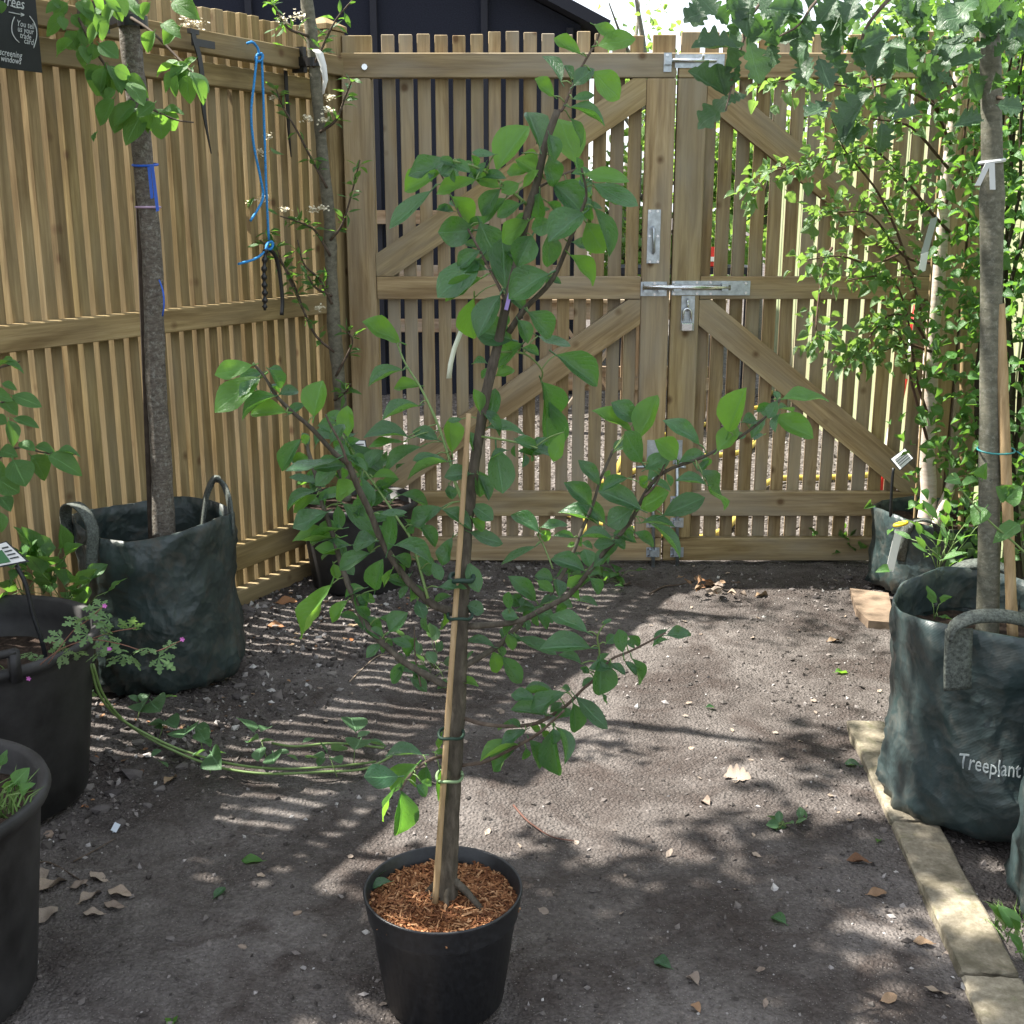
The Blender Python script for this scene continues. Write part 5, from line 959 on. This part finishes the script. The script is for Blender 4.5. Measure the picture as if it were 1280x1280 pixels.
# herb robert in the tub
random.seed(67)
def cutleaf(seed):
    random.seed(seed); vs, fs = [(0, 0, 0)], []
    for k_ in range(5):
        a = R(-100+50*k_); L = 1 if k_ == 2 else (.85 if k_ in (1, 3) else .6); d = Vector((math.sin(a), math.cos(a), 0)); s_ = Vector((d.y, -d.x, 0)); b = len(vs)
        for t, w in ((.15, .05), (.38, .09), (.45, .26), (.55, .12), (.68, .28), (.76, .10), (.88, .14), (1, 0)): vs += [tuple(d*t*L+s_*w*L+Vector((0, 0, -.15*t*t))), tuple(d*t*L-s_*w*L+Vector((0, 0, -.15*t*t+.02)))]
        fs.append((0, b, b+1)); fs += [(b+2*i, b+2*i+2, b+2*i+3, b+2*i+1) for i in range(7)]
    me = bpy.data.meshes.new('leaf'); me.from_pydata(vs, [], fs); me.materials.append(L_HERB); ul = me.uv_layers.new(name='UV'); ul.data.foreach_set('uv', [.3]*(2*len(me.loops))); return me
CL = [cutleaf(i) for i in range(3)]; random.seed(68)
hr = thing('herb_robert', at(60, 830, 2.45), 'sprawling herb robert with cut leaves and tiny pink flowers over the tub rim', 'wild flower')
for (bx, by, tx, ty) in [(480,760,370,750),(480,740,440,720),(500,810,430,840),(560,790,510,780),(590,770,570,720),(560,680,520,680),(600,830,560,870),(700,800,680,780),(620,850,600,830),(540,900,530,940),(640,910,610,900),(680,920,640,960),(700,930,690,950),(770,900,800,900),(740,920,760,890),(840,940,850,960),(900,900,910,890),(330,840,320,840),(330,900,290,890),(340,910,320,960),(380,910,420,930),(180,930,160,920),(190,940,210,960),(140,990,130,1000),(60,1080,70,1090),(200,1050,215,1040),(40,1020,30,1030)]:
    L_ = 21 if 300 < bx < 860 else 14; px, py = (bx+tx)/2*.234375, 600+(by+ty)/2*.234375; Y = 2.46 if bx > 440 else 2.52; B = at(px, py, Y+random.uniform(-.03, .03)); d = Vector((tx-bx+random.gauss(0, 40), random.gauss(-40, 40), -(ty-by)*.6+random.gauss(0, 20))); s_ = L_*pxs(B)*random.uniform(.9, 1.2)
    obj('leaf', random.choice(CL), hr, rleafM(B, d, s_, .8))
m = MB()
for pts in ([(35, 845), (70, 815), (110, 800), (150, 805), (190, 815), (228, 800)], [(60, 830), (90, 790), (110, 775), (130, 757)], [(110, 800), (140, 790), (170, 785)]): m.tube(catmull([at(x, y, 2.47) for x, y in pts], 4), .0012, 5)
m.build('stem', plain('red_stem', (.2, .09, .06), .6), hr)
for (px, py) in ((228, 799), (137, 811), (36, 848), (131, 757)):
    p = at(px, py, 2.44); m = MB()
    for k_ in range(5):
        a = 6.283*k_/5; d = Vector((math.cos(a), -.3, math.sin(a))); s_ = Vector((-math.sin(a), 0, math.cos(a))); m.add([p, p+d*.003+s_*.002, p+d*.0055+s_*.0014, p+d*.0055-s_*.0014, p+d*.003-s_*.002], [(0, 1, 2, 3, 4)])
    m.build('flower', PINK, hr, False)
# bramble runner
random.seed(71)
bm_ = thing('bramble_runner', gnd(330, 968), 'trailing green bramble stem with leaflets arching over the soil from the tub', 'bramble')
def gy(px, py, z): return gnd(px, py, z)
for pts in ([(116, 830, .34), (130, 870, .24), (160, 905, .14), (210, 935, .07), (270, 958, .03), (330, 967, .02), (400, 965, .02), (455, 961, .02), (490, 945, .03)], [(113, 830, .34), (124, 868, .25), (150, 898, .16), (200, 926, .09), (240, 942, .05), (290, 955, .03), (350, 961, .025), (420, 958, .02), (470, 952, .02)], [(340, 929, .03), (370, 933, .03), (420, 929, .03), (480, 935, .03)]):
    m = MB(); P = catmull([gy(*q) for q in pts], 5); m.tube(P, .0034, 7); m.build('stem', B_GREEN, bm_)
for (bx, by, tx, ty) in [(225,235,190,215),(245,240,235,205),(270,235,300,265),(250,235,225,260),(285,220,360,215),(320,320,265,320),(325,310,360,325),(310,340,285,330),(410,335,390,365),(440,330,490,350),(455,350,480,385),(480,420,430,440),(500,400,480,385),(510,425,550,430),(500,430,525,480),(660,350,610,300),(690,350,720,330),(680,380,640,385),(690,390,735,380),(690,410,680,455),(740,430,790,430),(735,430,740,465),(830,460,795,440),(870,450,920,445),(940,430,915,390),(960,420,1010,410),(960,450,990,465),(930,450,910,475),(1000,400,1040,385),(1050,350,1035,295),(1060,370,1100,350),(1090,390,1160,400),(1070,380,1050,410),(850,390,890,375),(270,440,300,425),(300,460,330,480),(30,220,50,195),(25,215,50,190)]:
    b2 = (100+bx*.328, 800+by*.328); t2 = (100+tx*.328, 800+ty*.328); z = .06 if b2[1] > 880 else .10; B = gy(*b2, z); T = gy(*t2, z+random.uniform(-.01, .03)); obj('leaf', random.choice(V_BR), bm_, rleafM(B, T-B, max((T-B).length*1.15, .03), 1))
for bx, by in ((235, 235), (320, 320), (450, 345), (500, 425), (690, 380), (950, 440), (1050, 390)):
    p = gy(100+bx*.328, 800+by*.328, .055); m = MB(); m.tube([p, p+Vector((random.uniform(-.02, .03), -.03, -.045))], .0013, 5); m.build('leaf_stalk', B_GREEN, bm_)
# weeds
def weed(name, label, spots, V, L, n, Y=None, z=0, cat='weed', spread=.04, up=.7):
    c = spots[0] if Y is None else spots[0]; base = gnd(*c, z) if Y is None else at(*c, Y); t = thing(name, base, label, cat); m = MB()
    for sp in spots:
        p0 = gnd(*sp, z) if Y is None else at(*sp, Y)
        for i in range(n):
            e = p0+Vector((random.gauss(0, spread), random.gauss(0, spread*.7), random.uniform(.02, .11)*up/.7)); m.tube([p0+Vector((0, 0, -.005)), lerp(p0, e, .6)+Vector((0, 0, .01)), e], .0011, 4); obj('leaf', random.choice(V), t, rleafM(e, (e-p0)*Vector((1, 1, .2)).length+Vector((random.gauss(0, .03), random.gauss(0, .03), 0)), L*random.uniform(.7, 1.2), 1))
    m.build('stems', B_GREEN, t); return t
weed('wild_weed', 'bright green broad-leaved weeds along the fence behind the big tub', [(30, 745), (55, 740), (80, 755), (100, 765), (65, 730)], V_SH, .075, 7, Y=3.05, z=0)
weed('wild_weed', 'light green weed on the soil behind the fruit tree trunk', [(535, 850), (560, 858), (545, 835)], V_BR, .05, 6)
weed('wild_weed', 'low green seedlings at the gate foot near the birch bag', [(1050, 695), (1068, 700), (1035, 700), (1020, 698)], V_SH, .05, 7)
weed('wild_weed', 'heap of wilted green leaves by the middle of the gate foot', [(770, 722), (755, 728)], V_SH, .05, 9, up=.2)
weed('wild_weed', 'small green sprig lying wilted on the path right of centre', [(985, 1036), (972, 1038), (998, 1032)], V_BR, .03, 4, up=.12, spread=.014)
weed('wild_weed', 'dark leafy weeds in the pot of the blossoming tree', [(400, 612), (430, 610), (470, 612), (485, 608)], V_SH, .04, 6, Y=4.36)
weed('wild_weed', 'green leaf tuft in the bottom right corner by the kerb', [(1283, 1205), (1290, 1240)], V_SH, .05, 5)
weed('wild_weed', 'green seedling inside the printed bag near its rim', [(1168, 772)], V_SH, .045, 3, Y=2.6, up=.25, spread=.02)
weed('wild_weed', 'bright sprig between birch bag and printed bag', [(1180, 700), (1195, 690), (1172, 712)], V_LA, .06, 6, Y=3.05)
oks = thing('sapling', at(1285, 720, 2.2), 'pale round-leaved shoot leaning in from the right edge', 'sapling')
trunkobj([(1320, 740, 1.6), (1280, 690, 1.4), (1235, 650, 1.2), (1200, 610, 1), (1190, 592, .8)], 2.3, oks, B_GREEN, 'stem', 6)
for (bx, by, tx, ty, w) in ((1232, 635, 1215, 655, 22), (1255, 625, 1278, 608, 30), (1275, 655, 1240, 675, 18), (1200, 598, 1182, 600, 14), (1222, 600, 1200, 603, 10), (1228, 598, 1230, 580, 14), (1262, 620, 1248, 610, 22)):
    B = at(bx, by, 2.3); T = at(tx, ty, 2.29); obj('leaf', random.choice(V_SH), oks, leafM(B, T, w*pxs(B), 'birch'))
def grass(label, spots, n, h, Y=None):
    base = gnd(*spots[0]) if Y is None else at(*spots[0], Y); o_ = MB()
    for sp in spots:
        p = gnd(*sp) if Y is None else at(*sp, Y)
        for i in range(n):
            b = p+Vector((random.gauss(0, .022), random.gauss(0, .018), -.005)); d = Vector((random.gauss(0, .4), random.gauss(0, .4), 1)).normalized()*h*random.uniform(.5, 1.2); s_ = d.cross(Vector((0, 1, .1))).normalized()*.0016; mid = b+d*.6; tip = b+d+Vector((d.x*.6, d.y*.6, -h*.15)); o_.add([b-s_, b+s_, mid+s_*.8, mid-s_*.8, tip], [(0, 1, 2, 3), (3, 2, 4)])
    o = o_.build('grass_tuft', plain('grass_blade', (.10, .18, .04), .6) if 'grass_blade' not in bpy.data.materials else bpy.data.materials['grass_blade'], None, False); tag(o, label, 'grass')
grass('grass and weeds sprouting in the bottom left tub', [(2, 1010), (10, 1000), (-5, 1020), (15, 1012)], 11, .06, 1.86)
grass('small grass tuft between kerb and the right edge bag', [(1252, 1155), (1262, 1160)], 22, .05)
weed('wild_weed', 'soft green weeds in the bottom left tub', [(5, 1020), (-12, 1015)], V_SH, .035, 6, Y=1.85)

# ------------------------------------------------------------------ litter on the ground
random.seed(73)
V_LIT = [leafmesh('oval', LITTER, .12+.1*i, .10*i-.08, .25*i-.3, 9, 4, .1, .5) for i in range(4)]; V_PAL = [leafmesh('oval', LPALE, .05+.11*i, .12*i-.12, .3*i-.4, 9, 4, .1, .6) for i in range(4)]; V_GR = V_FR; V_OKF = variants('oak', LPALE, 24, 2, .06, 2, 33); random.seed(74)
def fall(label, px, py, L, V, rot, group=None):
    p = gnd(px, py); p.z = gz(p.x, p.y)+.006; a = R(rot); d = Vector((math.cos(a), math.sin(a), .03)); o = obj('fallen_leaf', random.choice(V), None, leafM(p-d*L/2, p+d*L/2, None, 'oval', bank=Vector((random.gauss(0, .2), random.gauss(-.1, .2), 1)))); tag(o, label, 'leaf', group)
for a in [('grey-brown leaf at the top of the dead leaf pile by the tubs', 124, 1097, .055, V_PAL, 150), ('largest tan leaf on the right of the dead leaf pile by the tubs', 150, 1117, .06, V_PAL, 160), ('pale upright-lying leaf in the middle of the dead leaf pile', 113, 1122, .06, V_PAL, 60), ('small tan leaf low in the dead leaf pile', 143, 1132, .045, V_PAL, 170), ('lowest flat tan leaf of the dead leaf pile', 117, 1143, .045, V_PAL, 175), ('long brown leaf leaning on the left of the dead leaf pile', 62, 1108, .085, V_PAL, 50), ('brown leaf half hidden by the bottom left tub', 50, 1095, .06, V_PAL, 100), ('brown curled leaf below the dead leaf pile by the tub', 55, 1150, .07, V_PAL, 60), ('small brown leaf between tub and dead leaf pile', 98, 1108, .04, V_PAL, 30),
          ('pale oak leaf lying on the sunny path', 921, 973, .075, V_OKF, 170), ('yellow narrow leaf on the path left of the oak leaf', 882, 1001, .04, V_PAL, 110), ('orange-brown leaf on the dark soil nearest the kerb', 1096, 1119, .045, V_LIT, 10), ('orange leaf in the lower right shade', 1154, 1182, .04, V_LIT, 170), ('pale brown leaf low right near the kerb', 1170, 1244, .045, V_PAL, 165), ('curled brown leaf left of the middle kerb slab', 1072, 1080, .05, V_LIT, 160), ('small green leaf in the lower right shade', 973, 1149, .045, V_GR, 120), ('green leaf lying right of the black pot', 828, 1200, .045, V_GR, 130), ('green leaf lying by the far kerb slab', 1064, 955, .045, V_GR, 150), ('yellow-green leaf left of the black pot on the path', 315, 1072, .05, V_LI, 175), ('small green leaf stuck to a stone left of the pot', 274, 1112, .04, V_GR, 70), ('reddish leaf on the rubble below the bramble', 213, 975, .05, V_LIT, 70), ('dull red leaf near the bottom right of the path', 1110, 1285-30, .035, V_LIT, 20), ('brown leaf near the gate foot right of centre', 952, 745, .06, V_LIT, 30), ('orange leaf on dark soil in front of the gate', 890, 733, .07, V_LIT, 10), ('pale leaf in front of the gate by the wilted heap', 782, 730, .06, V_PAL, 20), ('tan leaf on soil beside the corner pot', 358, 755, .08, V_LIT, 10), ('red-brown leaf right of the left bag foot', 345, 790, .06, V_LIT, 170), ('rust leaf behind the fruit tree on the striped soil', 440, 785, .06, V_LIT, 20), ('pale leaf on the striped soil left of the fruit tree', 414, 808, .035, V_PAL, 40), ('brown leaf at the foot of the printed bag', 1042, 800, .05, V_LIT, 20), ('light leaf on the sunny soil by the birch bag', 1052, 838, .05, V_LI, 20), ('small green leaf on the sunny path right of centre', 888, 882, .03, V_GR, 20), ('brown curled leaf at the bottom of the path', 866, 1225, .04, V_PAL, 110), ('orange speck of leaf on the path at bottom right', 870, 1258, .03, V_LIT, 110), ('yellow leaf below the green sprig on the path', 1098, 1053, .025, V_LI, 60), ('yellow frond leaf at the bottom edge left of the pot', 214, 1273, .04, V_LI, 100)]: fall(*a)
mats = []
for i in range(420):
    s = random.uniform(-2.4, .45); q = fpt(s, random.uniform(.04, .7)**1.0, 0) if i < 260 else Vector((random.uniform(-.6, 1.4), random.uniform(1.5, 4.6), 0))
    q.z = gz(q.x, q.y)+.003; mats.append(rleafM(q, Vector((random.gauss(0, 1), random.gauss(0, 1), random.gauss(0, .15))), random.uniform(.008, .026), 2.5))
o = bakeleaves('leaf_litter', mats[:230], V_LIT[0], None); tag(o, 'crumbled brown leaf litter scattered over the soil', 'leaf litter')
o = bakeleaves('leaf_litter', mats[230:], V_PAL[0], None); tag(o, 'pale crumbled leaf litter scattered over the soil', 'leaf litter')
def twig(label, pts, r, mat):
    m = MB(); P = []
    for x, y in pts: p = gnd(x, y); p.z = gz(p.x, p.y)+r*1.5; P.append(p)
    P = catmull(P, 4); m.tube(P, [lerp(r, r*.5, i/(len(P)-1)) for i in range(len(P))], 6, wob=.12); tag(m.build('twig', mat), label, 'twig')
twig('reddish twig lying on the path right of the fruit tree', [(642, 1007), (655, 1022), (668, 1032), (690, 1044), (718, 1049)], .0028, plain('red_twig', (.10, .045, .032), .8))
twig('thin grey twig by the tub foot', [(92, 1078), (120, 1062), (145, 1048)], .002, B_TWIG)
twig('pale curved stalk on the striped soil behind the fruit tree', [(437, 852), (450, 838), (470, 822), (486, 815)], .002, plain('straw', (.33, .25, .18), .8))
twig('dry forked twig on the dark soil by the gate', [(812, 742), (830, 733), (850, 731), (868, 727)], .004, B_TWIG)
twig('dark twig beside the dead leaf pile', [(42, 1080), (62, 1078), (90, 1092), (110, 1108)], .0022, B_TWIG)
for i, c in enumerate(((862, 738), (905, 745))):
    p = gnd(*c); t = thing('wilted_frond', p, ['dry brown wilted plant clump on the soil before the gate', 'dry olive wilted frond lying right of the brown clump'][i], 'dead plant')
    for j in range(11): obj('leaf', random.choice(V_LIT if i == 0 else V_PAL), t, rleafM(p+Vector((random.gauss(0, .05), random.gauss(0, .04), .02+random.random()*.02)), Vector((random.gauss(0, 1), random.gauss(0, 1), random.gauss(.1, .3))), .04, .7))
m = MB(); p = gnd(145, 1040); m.box(p+Vector((0, 0, .012)), (.014, .003, .020), Matrix.Rotation(.5, 3, 'Y')@Matrix.Rotation(-.6, 3, 'X')); m.box(p+Vector((-.004, 0, .004)), (.004, .003, .02), Matrix.Rotation(.5, 3, 'Y')); tag(m.build('broken_tag', plain('blue_white', (.5, .56, .62), .5), None, False), 'tiny broken white plastic label on the dark soil', 'label')

# ------------------------------------------------------------------ trees beyond the gate
def fartree(label, x, y, h, r, n, seed, L=.11, cz=.62):
    random.seed(seed); t = thing('tree', (x, y, 0), label, 'tree', 'trees beyond the gate'); m = MB(); P = catmull([Vector((x, y, 0)), Vector((x+random.uniform(-.1, .1), y, h*.35)), Vector((x+random.uniform(-.15, .15), y, h*.7)), Vector((x, y, h*.95))], 4); m.tube(P, [lerp(.09, .02, i/(len(P)-1)) for i in range(len(P))], 9, wob=.06); m.build('trunk', B_SMALL, t)
    for k_ in range(7):
        z = h*random.uniform(.3, .8); a = random.uniform(0, 6.28); e = Vector((x+r*.8*math.cos(a), y+r*.8*math.sin(a), z+h*.15)); m = MB(); m.tube(catmull([Vector((x, y, z)), lerp(Vector((x, y, z)), e, .5)+Vector((0, 0, -.03)), e], 3), [.03, .026, .022, .018, .014, .01, .008], 6); m.build('limb', B_SMALL, t)
    crown(t, (x, y, h*cz), (r, r, h*.42), n, V_FARL, L, seed+1)
V_FARL = leafmesh('birch', L_FAR, .15, .15, .1, 4, 2, 0)
fartree('broad bright green tree seen through the right half of the gate', 2.55, 12.5, 2.75, 1.3, 3000, 301)
fartree('green tree behind the shrubby corner at upper right', 4.3, 10.6, 5.0, 1.7, 3600, 302)
fartree('thin sparse tree in the sky gap right of the dark shed', 1.45, 15.0, 4.1, .6, 260, 303, .10, .72)
fartree('low leafy tree filling the gap by the red crate', 1.2, 11.6, 2.1, .75, 1800, 304, .09, .55)
fartree('tall green tree rising behind the middle of the right gate half', 3.6, 15.5, 3.6, 1.6, 2600, 305)
fartree('far tree at the right behind the green board fence', 3.6, 7.2, 3.8, 1.1, 2400, 306)

shade_bush = thing('tree', (-2.75, 2.3, 0), 'unseen leafy bush added outside the left fence to shade the near-left ground', 'tree')  # out-of-view bush, added only to block sun from the near-left soil
m = MB(); m.tube([(-2.75, 2.3, 0), (-2.72, 2.3, .8), (-2.75, 2.25, 1.8)], [.04, .03, .012], 9); m.build('trunk', B_SMALL, shade_bush)
crown(shade_bush, (-2.4, 2.55, 2.1), (.55, .62, 1.0), 7000, V_HO[0], .10, 97)

# repeats share a group phrase
GR = {'planting_bag': 'woven planting bags', 'plant_tub': 'black plant tubs', 'fallen_leaf': 'leaves fallen on the path and pot', 'bamboo_cane': 'bamboo canes', 'tree_tie': 'ties on the fruit tree', 'plant_label': 'plant labels on stakes', 'gate_leaf': 'halves of the double gate', 'gate_post': 'posts beside the gate', 'wild_weed': 'weeds', 'rubber_strap': 'rubber straps on the fence rail', 'twig': 'twigs on the ground', 'grass_tuft': 'grass tufts', 'white_tag': 'white plant tags', 'wilted_frond': 'wilted plants by the gate'}
for o in sc.objects:
    if o.parent is None and 'category' in o and 'group' not in o:
        g = GR.get(o.name.split('.')[0])
        if g: o['group'] = g
